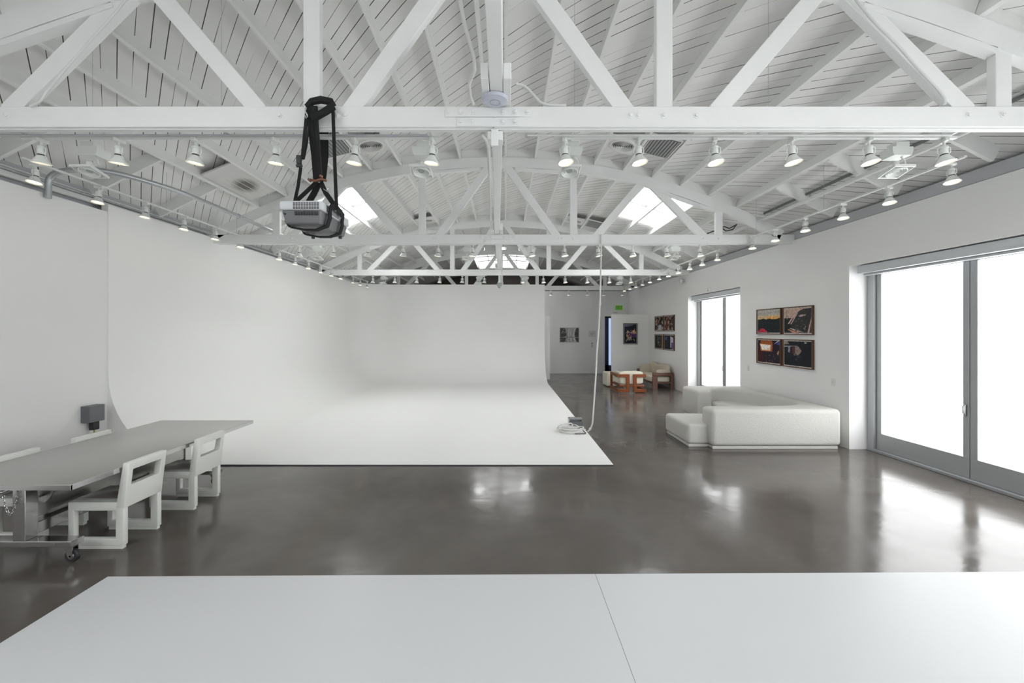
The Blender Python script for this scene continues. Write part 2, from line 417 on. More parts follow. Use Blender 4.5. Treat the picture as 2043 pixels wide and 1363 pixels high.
# back wall with a doorway, partitions
w = MB(); YW = 19.3
w.box((-6.15, YW, 0), (4.68, YW+.12, 3.86)).box((4.68, YW, 2.68), (5.6, YW+.12, 3.86)).box((5.6, YW, 0), (XR+.1, YW+.12, 3.86))
struct(w, 'wall_back', M['wall'], smooth=0)
w = MB().box((-6.6, YE, 0), (6.6, YE+.1, 5.8)); struct(w, 'wall_back_outer', M['wall_unlit'], smooth=0)
w = MB().box((-6.14, YW+.2, 0), (-6.1, YE, 4.3)).box((6.06, YW+.2, 0), (6.11, YE, 4.3)); struct(w, 'wall_unlit_lining', M['wall_unlit'], smooth=0)  # dark linings added so the space behind the back wall looks unlit
w = MB().box((4.32, 16.64, 0), (XR, 16.76, 2.66)); struct(w, 'wall_partition', M['wall'], smooth=0)
w = MB().box((-.4, 16.9, 0), (1.835, 17.02, 2.60)); struct(w, 'wall_partition', M['wall'], smooth=0)
# ledger beams along the wall heads
w = MB().box((5.83, YB, 3.83), (6.1, YE-6, 4.0), .01, 1); struct(w, 'trim_1', M['wall_grey'])  # grey colour paints in the shade of the recess over this wall
w = MB().box((-6.15, YB, 3.88), (-6.08, YE-6, 4.02), .01, 1); struct(w, 'trim_2', M['joist'])
# doorway beyond the back wall
d = thing('door_3', kind='structure')
MB().box((4.68, YW+.12, 0), (4.72, YW+1.0, 2.66)).build('door_leaf', M['doorblue'], d)
MB().box((4.70, YW+1.0, .0), (5.105, YW+1.05, 2.66)).build('side_panel', M['doorblue'], d)
MB().box((5.105, YW+1.0, .3), (5.6, YW+1.03, 2.62)).build('pane', M['bluepane'], d)
MB().box((4.93, YW+1.0, 0), (5.6, YW+1.04, .3)).box((4.9, YW+1.0, 2.62), (5.6, YW+1.04, 2.68)).build('rail', M['doorblue'], d)

# ------------------------------------------------------------------ big glazed doors in the window wall
def glazed(n, y_far, widths, kind, xd=6.13, handle=True):
    e = thing('door_%d' % n, kind='structure')
    tot = sum(widths)
    MB().box((xd-.05, y_far-tot-.02, 0), (xd+.12, y_far+.10, .045), .005, 1).build('threshold', M['alu'], e)
    MB().box((xd-.04, y_far+.0, .0), (xd+.12, y_far+.11, HT), .006, 1).box((xd-.01, y_far-tot, 2.98), (xd+.12, y_far+.1, HT)).build('jamb', M['alu'], e)
    y = y_far
    for i, wd in enumerate(widths):
        a, b = y-wd+.006, y-.006; fr = MB()
        x0, x1 = xd+.005, xd+.06
        fr.box((x0, a, .045), (x1, b, .315), .004, 1).box((x0, a, 2.92), (x1, b, 2.985), .004, 1)
        fr.box((x0, a, .315), (x1, a+.075, 2.92), .004, 1).box((x0, b-.085, .315), (x1, b, 2.92), .004, 1)
        p = fr.build('door_panel', M['alu'], e)
        MB().box((x0+.02, a+.07, .31), (x0+.035, b-.08, 2.93)).build('pane', M['pane'], p)
        if handle and i == 0:
            MB().box((x0-.03, a+.02, .86), (x0, a+.05, 1.02), .005).box((x0-.045, a+.022, .9), (x0-.03, a+.048, 1.0), .005).build('handle', M['chrome'], p)
        y -= wd
glazed(1, 6.80, (1.37, 1.37, 1.36, 1.37, 1.36), 'door')  # the last leaves are out of view, added to bring in more daylight
glazed(2, 12.92, (1.40, 1.36), 'door')
for (a, b), nm in ((O1, 'white roller blind cassette above the tall glazed doors beside the curved sofa'), (O2, 'white roller blind cassette above the narrow glazed door between the picture groups')):
    e = thing('roller_blind', nm, 'roller blind', (5.95, (a+b)/2, 3.0), 'blind cassettes over the glazed doors')
    loc_build(MB().box((5.86, a+.01, 2.945), (6.03, b-.08, 3.075), .012, 2), 'cassette', M['blind'], e)
    loc_build(MB().box((5.93, a+.03, 2.91), (6.02, b-.12, 2.945), .008, 1), 'bottom_bar', M['alu'], e)

# ------------------------------------------------------------------ cyclorama
r = 1.35; XC, YC, X1, Y0, H = -5.88, 16.64, 1.60, 6.09, 3.87
def prof(nv=3, na=14):
    p = [(0, H-(H-r)*i/nv) for i in range(nv)]
    p += [(r-r*math.cos(t*PI/2/na), r-(r-.02)*math.sin(t*PI/2/na)) for t in range(na+1)]
    return p
path = [((XC, Y0), (1, 0))]
path += [((XC+r-r*math.cos(a), YC-r+r*math.sin(a)), (math.cos(a), -math.sin(a))) for a in [PI/2*i/16 for i in range(17)]]
path.append(((X1, YC), (0, -1)))
m = MB(); P = prof(); rows = []
for (px, py), (nx, ny) in path:
    rows.append([m.bm.verts.new((px+nx*d, py+ny*d, z)) for d, z in P] )
for a, b in zip(rows, rows[1:]):
    for i in range(len(P)-1):
        m.bm.faces.new((a[i], b[i], b[i+1], a[i+1]))
back = []
for (px, py), (nx, ny) in path: back.append([m.bm.verts.new((px-nx*.1, py-ny*.1, z)) for z in (H, 0)])
for i in range(len(path)-1):
    m.bm.faces.new((rows[i][0], back[i][0], back[i+1][0], rows[i+1][0])); m.bm.faces.new((back[i][0], back[i][1], back[i+1][1], back[i+1][0]))
for R_, B_ in ((rows[0], back[0]), (rows[-1], back[-1])):
    m.bm.faces.new(R_+[B_[1], B_[0]])
bmesh.ops.remove_doubles(m.bm, verts=m.bm.verts[:], dist=1e-5)
cyc = thing('cyclorama', 'large white cyclorama wall curving into a white painted floor', 'cyclorama', (0, 0, 0))
m.build('curved_wall', M['cyc'], cyc, smooth=50)
m = MB().box((XC+r, Y0, 0.0), (X1, YC-r, .02))
m.build('painted_floor', M['cyc'], cyc, smooth=0)
# dark joint of the painted floor edge
MB().box((XC+r-.3, Y0-.008, 0), (X1+.004, Y0-.001, .013)).build('edge_joint', M['darkslot'], cyc, smooth=0)

# white staging sheets in front
def sheet(poly, label):
    e = MB().prism(poly, 0.0, .02).build('stage_sheet', M['stage'], smooth=0)
    tag(e, label, 'floor sheet', 'white staging sheets on the concrete')
fy = lambda x: 3.31+(x+3.2)*.0088
sheet([(-3.2, -1.8), (.731, -1.8), (.731, fy(.731)), (-3.2, fy(-3.2))], 'flat white floor sheet nearer the steel table, clipped corner side of the seam')
sheet([(.734, -1.8), (5.7, -1.8), (5.7, fy(5.7)), (.734, fy(.734))], 'flat white floor sheet nearer the tall glazed doors')

# ------------------------------------------------------------------ trusses
def truss(ty, label, detail):
    e = thing('roof_truss', label, 'roof truss', (RC, ty, 3.94), 'white bowstring roof trusses')
    th = .09
    def bld(mb, n, m=M['timber'], par=None):
        mb.bm.transform(Matrix.Translation(-e.location)); return mb.build(n, m, par or e)
    bld(MB().box((XL-.2, ty, 3.76), (-.104, ty+th, 3.94), .006, 1).box((-.098, ty, 3.76), (6.05, ty+th, 3.94), .006, 1), 'bottom_chord')
    m = MB(); g = []
    for i in range(61):
        s = -6.02+12.04*i/60
        g.append([m.bm.verts.new((arcp(s, rr)[0], y, arcp(s, rr)[1])) for rr in (RB, RB-.2) for y in (ty, ty+th)])
    for a, b in zip(g, g[1:]):
        for q in ((0, 1), (1, 3), (3, 2), (2, 0)): m.bm.faces.new((a[q[0]], a[q[1]], b[q[1]], b[q[0]]))
    m.bm.faces.new([g[0][i] for i in (0, 1, 3, 2)]); m.bm.faces.new([g[-1][i] for i in (0, 1, 3, 2)])
    bld(m, 'arched_chord')
    ym = ty+.045
    for x in (-4.47, -1.53, 0, 1.53, 4.47):
        X = RC+x+(.08 if x == 0 and ty == T1 else 0); hw_ = .05 if x == 0 else .07; bld(MB().box((X-hw_, ty+.008, 3.93), (X+hw_, ty+.082, arcz(X, RB-.18)), .005, 1), 'post')
    for s in (1, -1):
        for xa, xb in ((.14, 1.2), (2.93, 1.98), (3.1, 4.17)):
            A, B = RC+s*xa, RC+s*xb
            bld(MB().beam((A, ym, arcz(A, RB-.12)), (B, ym, 3.90), .15, .075, up=(0, 1, 0), bev=.004), 'diagonal_brace')
    if detail:
        for s in (1, -1):                                   # short boards scabbed under the arch
            for xa, xb in ((.35, 1.45), (3.25, 4.40)):
                A, B = RC+s*xa, RC+s*xb
                bld(MB().beam((A, ym, arcz(A, RB-.22)), (B, ym, arcz(B, RB-.22)), .05, .09, up=(0, 1, 0)), 'arch_splice')
        bld(MB().box((RC-.37, ty-.012, 3.845), (RC+.38, ty, 3.925), .003, 1), 'splice_plate')
        bld(MB().box((RC-.27, ty-.012, 3.762), (RC+.28, ty, 3.838), .003, 1), 'splice_plate')
        bolts = [(RC+x, 3.885) for x in (-.335, -.235, -.13, .13, .235, .34)]+[(RC+x, 3.80) for x in (-.235, -.13, .13, .235)]
        bolts += [(RC+s*x, 3.86) for s in (1, -1) for x in (1.23, 1.3, 1.52, 1.8, 4.15, 4.45)]
        for bx, bz in bolts:
            yy = ty-(.012 if abs(bx-RC) < .36 else 0)
            mt = Matrix.Translation((bx, yy, bz)) @ Matrix.Rotation(PI/2, 4, 'X')
            bld(MB().lathe([(.026, 0), (.026, .005), (.016, .006), (.016, .018), (.008, .021)], 8, mt), 'bolt')
        # under-chord rail
        bld(MB().box((-5.8, ty+.02, 3.747), (5.7, ty+.07, 3.76), .003, 1), 'under_rail')
    return e
truss(T1, 'big white bowstring roof truss that carries the hanging projector', True)
truss(T2, 'white bowstring roof truss in front of the two side skylights', True)
truss(T3, 'white bowstring roof truss over the painted cyclorama floor', False)
truss(T4, 'white bowstring roof truss close to the far wall, in front of the ridge skylight', False)
truss(T0, 'white bowstring roof truss overhead behind the camera, above the staging sheets', False)

# longitudinal tie beams on top of the bottom chords
spans = [(T0+.14, T1, 'white timber tie beam with the round access point under it'),
         (T1+.14, T2, 'white timber tie beam between the projector truss and the next truss'),
         (T2+.14, T3, 'white timber tie beam running on to the truss over the cyclorama'),
         (T3+.14, T4, 'white timber tie beam between the two trusses farthest off')]
bxs = [(-.068, -.072), (-.072, -.165), (-.165, -.20), (-.20, -.20)]
for (a, b, lb), (xa, xb) in zip(spans, bxs):
    e = thing('tie_beam', lb, 'beam', ((xa+xb)/2, (a+b)/2, 4.0), 'tie beams along the middle of the roof')
    loc_build(MB().beam((xa, a, 4.04), (xb, b, 4.04), .105, .18, bev=.006), 'beam_body', M['timber'], e)
    for x, y0, y1 in ((xa, a, a+.38), (xb, b-.38, b)):
        for q in (-1, 1): loc_build(MB().box((x+q*.088-.031, y0, 3.945), (x+q*.088+.031, y1, 4.07), .004, 1), 'cleat', M['timber'], e)
e = tag(MB().box((RC-.0, T1+.02, 3.66), (RC+.13, T1+.13, 3.735), .004, 1).box((RC+.03, T1+.0, 3.60), (RC+.09, T1+.02, 3.74)).build('beam_bracket', M['timber']),
        'small white bracket under the middle of the projector truss', 'bracket')
# access point
e = thing('access_point', 'round pale lilac wireless access point at the truss splice', 'access point', (-.085, 3.44, 3.945))
MB().lathe([(.02, .0), (.11, .0), (.113, -.008), (.10, -.024), (.06, -.034), (.001, -.037)][::-1], 32).build('shell', M['wifi'], e)
MB().lathe([(.040, -.0365), (.044, -.0365), (.044, -.0375), (.040, -.0375)], 32, close=False).build('ring', M['lampgrey'], e)

# ------------------------------------------------------------------ track lights
def make_light(lit=True):
    t = thing('track_spotlight', 'x', 'track light', (0, 0, 0))
    MB().box((-.018, -.05, -.03), (.018, .05, 0), .004, 1).tube([(0, 0, -.03), (0, 0, -.065)], .011, 10).build('track_adapter', M['lampwhite'], t)
    MB().lathe([(.0245, -.065), (.03, -.07), (.03, -.088), (.026, -.09), (.026, -.10), (.030, -.102), (.030, -.135), (.024, -.145)], 16).build('lamp_body', M['lampwhite'], t)
    for s in (1, -1):
        y = MB()
        y.tube([(s*.028, 0, -.075), (s*.046, 0, -.085), (s*.047, 0, -.125), (s*.034, 0, -.140)], .0045, 6)
        y.tube([(s*.034, 0, -.139), (s*.060, 0, -.19)], .003, 5)
        y.build('yoke_arm', M['lampwhite'], t)
    q = Matrix.Rotation(math.radians(4), 4, 'X') @ Matrix.Rotation(math.radians(7), 4, 'Y')
    T = Matrix.Translation((0, 0, -.14)) @ q
    sh = MB().lathe([(.022, .004), (.030, -.012), (.042, -.034), (.058, -.058), (.071, -.076), (.073, -.084), (.069, -.085), (.062, -.078), (.052, -.062), (.030, -.030)], 24, T, close=False).build('lamp_shade', M['lampwhite'], t)
    MB().lathe([(.001, -.064), (.050, -.064), (.054, -.067), (.054, -.069), (.001, -.069)], 20, T, close=False).build('lamp_face', M['lens'] if lit else M['lens_off'], sh)
    MB().lathe([(.0265, .0), (.031, -.012), (.028, -.012), (.024, .0)], 20, T, close=False).build('vent_gap', M['darkslot'], t)
    return t
proto = make_light(); used = [False]
def light(x, y, z, label, group, rz=0):
    if not used[0]:
        used[0] = True; proto.location = (x, y, z); proto['label'] = label; proto['group'] = group; proto.rotation_euler = (0, 0, rz); return
    dup(proto, (x, y, z), label, rz, group)
XS = [-4.27, -3.56, -2.85, -2.11, -1.385, -.672, .55, 1.228, 1.93, 2.64, 3.35, 4.04]
for ty, nm, xs in ((T1, 'the truss with the projector', XS), (T2, 'the truss before the skylights', XS), (T3, 'the truss over the cyclorama floor', XS), (T4, 'the truss near the far wall', [.0, 1.99, 2.78, 3.58, 4.3, 5.1] )):
    yt = ty+.235
    runs = ((-4.45, -.60), (.45, 4.15)) if ty != T4 else ((-4.4, 5.6),)
    for i, (a, b) in enumerate(runs):
        e = thing('light_track', 'white lighting track on %s, %s' % (nm, ('cyclorama side', 'window side')[i] if len(runs) > 1 else 'one long run'), 'light track', ((a+b)/2, yt, 3.79), 'lighting tracks')
        loc_build(MB().box((a, yt-.018, 3.765), (b, yt+.018, 3.79), .003, 1), 'rail', M['track'], e)
        if ty in (T1, T2):
            loc_build(MB().tube([(a-.25, yt-.055, 3.775), (b-.1, yt-.055, 3.775)], .009, 8), 'conduit', M['galv'] if i == 0 else M['track'], e)
        if ty == T1:
            for xx in ((-3.81, -2.62), (.64, 2.43))[i]:
                loc_build(MB().tube([(xx, yt+.01, 3.79), (xx, yt+.01, arcz(xx, RD))], .0018, 5), 'hanger_wire', M['lampgrey'], e)
        n = max(2, int((b-a)/1.3))
        for k in range(n+1):
            xx = a+.08+(b-a-.16)*k/n
            loc_build(MB().box((xx-.012, ty+.10, 3.786), (xx+.012, yt+.012, 3.796)).box((xx-.012, ty+.142, 3.786), (xx+.012, ty+.152, 3.86)), 'hanger', M['track'], e)
    for i, x in enumerate(xs):
        if ty == T4: lb = 'small spotlight on %s, %s from the window wall' % (nm, NUM[len(xs)-1-i])
        else: lb = 'lit spotlight on %s, %s from the window wall' % (nm, NUM[len(xs)-1-i])
        light(x, yt, 3.765, lb, 'spotlights across the room', rz=random.uniform(-.4, .4)+(PI if x > 0 else 0))
    # conduit on the window side
WL = {'L': (-5.36, 3.93, [[4.69, 5.42, 6.13, 6.87, 7.61, 8.34], [9.76, 10.5, 11.2, 11.95, 12.68, 13.4], [14.5, 15.2, 15.95]]),
      'R': (4.93, 3.88, [[4.54, 5.28, 6.0, 6.76, 7.5, 8.2], [9.55, 10.28, 10.98, 11.7, 12.42, 13.15], [14.0, 14.75, 15.5, 16.25, 17.0]])}
side = {'L': 'along the cyclorama side wall', 'R': 'along the window wall'}
bay = ['bay after the projector truss', 'bay with the side skylights', 'bay before the far wall']
for k, (x, z, runs) in WL.items():
    for i, r_ in enumerate(runs):
        a, b = r_[0]-.14, r_[-1]+.12
        e = thing('light_track', 'white suspended lighting track %s, %s' % (side[k], bay[i]), 'light track', (x, (a+b)/2, z), 'lighting tracks')
        loc_build(MB().box((x-.016, a, z-.022), (x+.016, b, z), .003, 1), 'rail', M['track'], e)
        for yy in (a+.25, (a+b)/2, b-.25):
            ztop = arcz(x, RD)
            loc_build(MB().tube([(x, yy, z-.002), (x, yy, ztop)], .0022, 5), 'hanger_wire', M['lampgrey'], e)
        for j, yy in enumerate(r_):
            light(x, yy, z-.022, 'spotlight %s, %s, %s in row' % (side[k].replace('along the', 'by the'), bay[i].replace('bay ', ''), NUM[j]), 'spotlights along the side walls', rz=PI/2+random.uniform(-.4, .4))

# ballast-box floodlights between the spotlights
def make_flood():
    t = thing('gimbal_floodlight', 'x', 'floodlight', (0, 0, 0))
    MB().box((-.065, -.05, -.02), (.065, .05, .03), .004, 1).build('mounting_block', M['lampwhite'], t)
    m = MB()
    pr = [(-.10, 0), (.10, 0), (.10, -.035), (.085, -.08), (-.085, -.08), (-.10, -.035)]
    t2 = Matrix.Rotation(PI/2, 4, 'X'); m.prism(pr, -.07, .07, mtx=t2); m.bm.transform(Matrix.Translation((0, .02, -.02)))
    m.build('ballast_box', M['lampwhite'], t)
    MB().tube([(.03, 0, -.10), (.06, 0, -.13), (.07, 0, -.17), (.03, 0, -.19), (0, 0, -.185)], .008, 8).tube([(-.02, 0, -.15), (-.02, 0, -.21)], .026, 14).build('stem', M['lampwhite'], t)
    fr = MB()
    T = Matrix.Translation((-.02, 0, -.24)) @ Matrix.Rotation(math.radians(-14), 4, 'X')
    for a, b in (((-.10, -.10, -.012), (.10, -.085, .012)), ((-.10, .085, -.012), (.10, .10, .012)), ((-.10, -.085, -.012), (-.088, .085, .012)), ((.088, -.085, -.012), (.10, .085, .012))): fr.box(a, b, .002, 1, T)
    f = fr.build('gimbal_frame', M['lampwhite'], t)
    MB().lathe([(.03, .05), (.075, .03), (.082, -.015), (.076, -.018), (.066, -.004), (.060, -.010), (.050, .002), (.042, -.006), (.03, .006), (.001, .006)], 28, T, close=False).build('reflector', M['lampwhite'], t)
    MB().lathe([(.001, .004), (.028, .004), (.028, .0), (.001, .0)], 20, T, close=False).build('lens', M['lampgrey'], t)
    return t
fl = make_flood(); first = True
for ty, nm, xs in ((T1, 'the truss with the projector', (-4.0, -.79, .64, 3.80)), (T2, 'the truss before the skylights', (-3.97, -.80, .55, 3.6)), (T3, 'the truss over the cyclorama floor', (-3.97, -.85, .67, 3.75))):
    for i, x in enumerate(xs):
        lb = 'boxy floodlight on %s, %s from the window wall' % (nm, NUM[3-i])
        p = (x, ty+.425, 3.78)
        if first: fl.location = p; fl['label'] = lb; fl['group'] = 'ballast-box floodlights'; first = False
        else: dup(fl, p, lb, 0, 'ballast-box floodlights')

# ------------------------------------------------------------------ pipes, ducts, vents
def pipe(name, pts, r, m, label, clamps=()):
    t = thing(name, label, 'pipe', pts[0])
    loc_build(MB().tube(pts, r, 12), 'tube', m, t)
    for c in clamps:
        loc_build(MB().lathe([(r*1.25, -.02), (r*1.25, .02)], 12, Matrix.Translation(c) @ Matrix.Rotation(PI/2, 4, 'X')), 'clamp', m, t)
def arc_pts(ctrl, n=8):
    out = []
    for i in range(len(ctrl)):
        if i in (0, len(ctrl)-1): out.append(Vector(ctrl[i])); continue
        a, b, c = Vector(ctrl[i-1]), Vector(ctrl[i]), Vector(ctrl[i+1])
        d1 = min(.3, (a-b).length*.45); d2 = min(.3, (c-b).length*.45)
        p, q = b+(a-b).normalized()*d1, b+(c-b).normalized()*d2
        for k in range(n+1):
            u = k/n; out.append(p*(1-u)**2+b*2*u*(1-u)+q*u*u)
    return out
pipe('conduit', arc_pts([(-5.86, 5.27, 3.70), (-5.86, 5.27, 4.04), (-5.30, 5.35, 4.12), (-4.86, 5.95, 4.07), (-4.80, 6.6, 4.06), (-4.80, 10.2, 4.05)]), .035, M['galv'],
     'galvanised conduit bending out of the wall head and running along the roof', [(-4.80, 7.4, 4.06), (-4.8, 8.9, 4.05)])
pipe('conduit', [(-6.06, YB+1, 3.97), (-6.06, 15, 3.97)], .022, M['galv'], 'thin grey conduit lying along the head of the side wall')
pipe('sprinkler_pipe', [(5.22, 3.8, 4.365), (5.22, T2, 4.365)], .022, M['pipedark'], 'dark roof pipe near the window wall, upper of the pair')
pipe('sprinkler_pipe', [(5.30, 3.8, 4.30), (5.30, T2, 4.30)], .022, M['pipedark'], 'dark roof pipe near the window wall, lower of the pair')
pipe('conduit', [(5.10, 3.8, 4.205), (5.10, 10.2, 4.205)], .032, M['track'], 'white painted pipe crossing the arch beside the window wall')
# conduit by the access point, loops on the truss
pipe('conduit', [(-.30, 1.9, 4.05), (-.27, 2.7, 4.02), (-.23, 3.0, 4.0), (-.23, 3.12, 3.98), (-.29, 3.28, 3.97), (-.29, 3.45, 3.96), (-.27, 3.52, 3.94)], .013, M['track'], 'white bent conduit beside the tie beam with the access point')
pipe('conduit', arc_pts([at(1030, 168, 3.6), at(1045, 170, 3.6), at(1062, 186, 3.6), at(1082, 210, 3.58), at(1130, 210.5, 3.56)]), .012, M['track'], 'white flexible conduit curling down onto the projector truss')
pipe('conduit', arc_pts([at(60, 212, 3.53), at(82, 203, 3.53), at(89, 188, 3.53), at(154, 110, 3.53), at(236, 20, 3.53), at(262, -20, 3.53)]), .009, M['track'], 'white cable conduit climbing a truss brace near the steel table side')
pipe('conduit', arc_pts([at(1885, 208, 3.52), at(1884, 191, 3.52), at(1832, 138, 3.52), at(1787, 85, 3.52), at(1744, 45, 3.52), at(1700, -10, 3.52)]), .011, M['track'], 'white cable conduit climbing a truss brace near the window side')
pipe('conduit', arc_pts([at(960, 268, 3.9), at(974, 285, 4.0), at(976, 330, 4.6), at(979, 440, 7.0)]), .016, M['track'], 'white conduit hanging beside the middle tie beam')

def diffuser(s, y, label):
    a = s/RB; x, z = arcp(s, RB+.03)
    t = thing('air_diffuser', label, 'air diffuser', (x, y, z), 'ceiling air diffusers'); t.rotation_euler = (0, a, 0)
    MB().box((-.275, -.3, -.01), (.275, .3, .02), .004, 1).build('panel', M['diffuser'], t)
    g = MB().lathe([(.001, -.014), (.195, -.014), (.20, -.010)], 40, close=False)
    d_ = g.build('dark_throat', M['darkslot'], t)
    rg = MB()
    for rr in (.03, .06, .09, .12, .15, .18): rg.lathe([(rr-.012, -.015), (rr-.004, -.030), (rr, -.030), (rr-.004, -.015)], 40, close=False)
    rg.lathe([(.185, -.012), (.20, -.03), (.235, -.022), (.24, -.01)], 40, close=False)
    rg.build('louver_ring', M['diffuser'], t)
diffuser(2.26, 7.35, 'round louvred air diffuser on the window side, before the second truss')
diffuser(-2.26, 7.35, 'round louvred air diffuser on the projector side, before the second truss')
diffuser(2.26, 12.4, 'small distant round air diffuser on the window side of the skylit bay')
diffuser(-2.26, 12.4, 'small distant round air diffuser on the cyclorama side of the skylit bay')
def grille(s, y, label, m=M['stain'], ln=.34):
    x, z = arcp(s, RB+.02)
    t = thing('vent_grille', label, 'vent', (x, y, z), 'rectangular ceiling vents'); t.rotation_euler = (0, s/RB, 0)
    MB().box((-.26, -ln, -.01), (.26, ln, .015), .003, 1).build('frame', M['diffuser'], t)
    g = MB()
    for i in range(9): g.box((-.23+.052*i, -ln+.04, -.022), (-.20+.052*i, ln-.04, -.012))
    g.build('slat', m, t); MB().box((-.235, -ln+.03, -.013), (.235, ln-.03, -.0105)).build('opening', M['pipedark'], t)
grille(2.86, 7.1, 'rectangular grey vent grille beside the window-side round diffuser')
grille(-2.86, 7.1, 'rectangular grey vent grille behind the projector straps')
grille(3.0-.14, 12.3, 'distant rectangular vent grille on the window side')
def stained():
    m, nt, b = newmat('stained_vent_metal'); N, L = nt.nodes, nt.links
    tc = N.new('ShaderNodeTexCoord'); mp = N.new('ShaderNodeMapping'); mp.inputs['Scale'].default_value = (4.4, 2.9, 1)
    L.new(tc.outputs['Object'], mp.inputs['Vector']); g = N.new('ShaderNodeTexGradient'); g.gradient_type = 'SPHERICAL'; L.new(mp.outputs[0], g.inputs[0])
    r = N.new('ShaderNodeValToRGB'); L.new(g.outputs['Fac'], r.inputs[0]); e = r.color_ramp.elements
    e[0].position, e[0].color = .05, (.68, .68, .66, 1); e[1].position, e[1].color = .6, (.16, .145, .13, 1)
    L.new(r.outputs[0], b.inputs['Base Color']); b.inputs['Roughness'].default_value = .6; return m
SM = stained()
s = -4.66; x, z = arcp(s, RB+.04)
t = thing('vent_grille', 'large soot-stained ceiling vent between joists on the cyclorama side', 'vent', (x, 7.45, z), 'rectangular ceiling vents'); t.rotation_euler = (0, s/RB, 0)
MB().box((-.27, -.75, -.01), (.27, .55, .02), .003, 1).build('panel', SM, t)
g = MB()
for i in range(5): g.box((-.2+.1*i-.004, -.42, -.016), (-.2+.1*i+.004, .42, -.009))
g.build('slat', M['diffuser'], t)

# wall-head floodlight / sensor things
e = thing('security_sensor', 'small white ball sensor high on the window wall by the far spotlights', 'sensor', (5.70, 13.3, 3.62))
MB().blob((0, 0, 0), (.15, .15, .15), 1).build('dome', M['plate'], e); MB().box((0, -.04, -.04), (.10, .04, .04), .01).build('mount', M['plate'], e)
e = thing('security_sensor', 'little white sensor box on the wall above the narrow glazed door', 'sensor', (5.76, 11.6, 3.17))
MB().box((-.05, -.04, -.03), (.06, .04, .05), .01).build('housing', M['plate'], e); MB().box((-.052, -.03, -.05), (-.03, .03, -.028), .005).build('lens', M['lampgrey'], e)
e = thing('hanging_lamp', 'small pendant lamp hanging from the third truss over the cyclorama', 'pendant lamp', (-.19, T3+.2, 3.5))
MB().tube([(0, 0, -.06), (0, 0, .30)], .035, 12).build('stem', M['lampwhite'], e)
MB().lathe([(.05, .04), (.085, -.0), (.085, -.03), (.04, -.10), (.045, -.12), (.02, -.13)], 20).build('head', M['lampgrey'], e)

# ------------------------------------------------------------------ steel table
tx0, tx1, ty0, ty1 = -4.80, -3.52, 3.33, 5.74
cxT = (tx0+tx1)/2
tb = thing('steel_table', 'long brushed stainless steel table on castors', 'table', (cxT, (ty0+ty1)/2, 0))
loc_build(MB().box((tx0, ty0, .712), (tx1, ty1, .75), .003, 2), 'tabletop', M['steel'], tb)
loc_build(MB().box((tx0+.002, ty0-.002, .706), (tx1+.002, ty0+.01, .747)).box((tx1-.01, ty0, .706), (tx1+.002, ty1, .747)), 'edge_band', M['steel_edge'], tb)
for i, y in enumerate((3.56, 5.32)):
    loc_build(MB().box((cxT-.05, y-.05, .2), (cxT+.06, y+.05, .71), .004, 1), 'column', M['steel_edge'], tb)
    loc_build(MB().box((-4.62, y-.055, .152), (-3.70, y+.055, .20), .004, 1), 'foot', M['steel_edge'], tb)
    for x in (-3.76, -4.55):
        c = MB().box((x-.045, y-.04, .142), (x+.045, y+.04, .152), .002, 1)
        for s in (1, -1): c.prism([(-.04, .142), (.04, .142), (.035, .05), (.0, .04)], -.002, .002, mtx=Matrix.Translation((x, y+s*.024, 0)) @ Matrix.Rotation(PI/2, 4, 'X'))
        cc = loc_build(c, 'caster', M['chrome'], tb)
        cc2 = MB().lathe([(.03, -.018), (.052, -.018), (.058, -.010), (.058, .010), (.052, .018), (.03, .018)], 24, Matrix.Translation((x+.015, y, .058)) @ Matrix.Rotation(PI/2, 4, 'X'))
        loc_build(cc2, 'wheel', M['rubber'], tb).parent = cc
        cc3 = MB().lathe([(.008, -.026), (.030, -.019), (.030, .019), (.008, .026)], 16, Matrix.Translation((x+.015, y, .058)) @ Matrix.Rotation(PI/2, 4, 'X'))
        loc_build(cc3, 'hub', M['chrome'], tb).parent = cc
loc_build(MB().box((cxT-.045, 3.61, .22), (cxT+.055, 5.27, .32), .004, 1), 'stretcher', M['steel_edge'], tb)
loc_build(MB().box((cxT-.03, 3.61, .36), (cxT+.045, 5.27, .53), .004, 1), 'upper_stretcher', M['steel'], tb)
loc_build(MB().box((tx0+.25, ty0+.15, .67), (tx1-.25, ty0+.27, .712)).box((tx0+.25, ty1-.42, .67), (tx1-.25, ty1-.30, .712)), 'top_bearer', M['steel'], tb)
loc_build(MB().lathe([(.001, 0), (.15, 0), (.15, .015), (.001, .015)], 28, Matrix.Translation((cxT-.02, 3.68, .60)) @ Matrix.Rotation(PI/2, 4, 'X')), 'gear_disc', M['steel'], tb)
loc_build(MB().tube([(cxT-.03, 3.50, .66), (cxT-.03, 3.42, .655), (cxT-.09, 3.40, .655), (cxT-.12, 3.40, .63), (cxT-.135, 3.40, .48)], .013, 10), 'crank_handle', M['chrome'], tb)
ch = MB()
for k in range(17):
    u = k/16; p = Vector((cxT-.06+.13*u, 3.45, .66-.20*math.sin(PI*u)**.8)); a = 0 if k % 2 else PI/2
    d = Vector((.13, 0, -.20*PI*math.cos(PI*u)*.9)).normalized(); n_ = Vector((0, 1, 0)); b_ = d.cross(n_); side_ = n_*math.cos(a)+b_*math.sin(a)
    ch.tube([p+d*.013*math.cos(q)+side_*.008*math.sin(q) for q in [2*PI*i/10 for i in range(11)]], .0028, 5, cap=False)
loc_build(ch, 'chain', M['chrome'], tb)

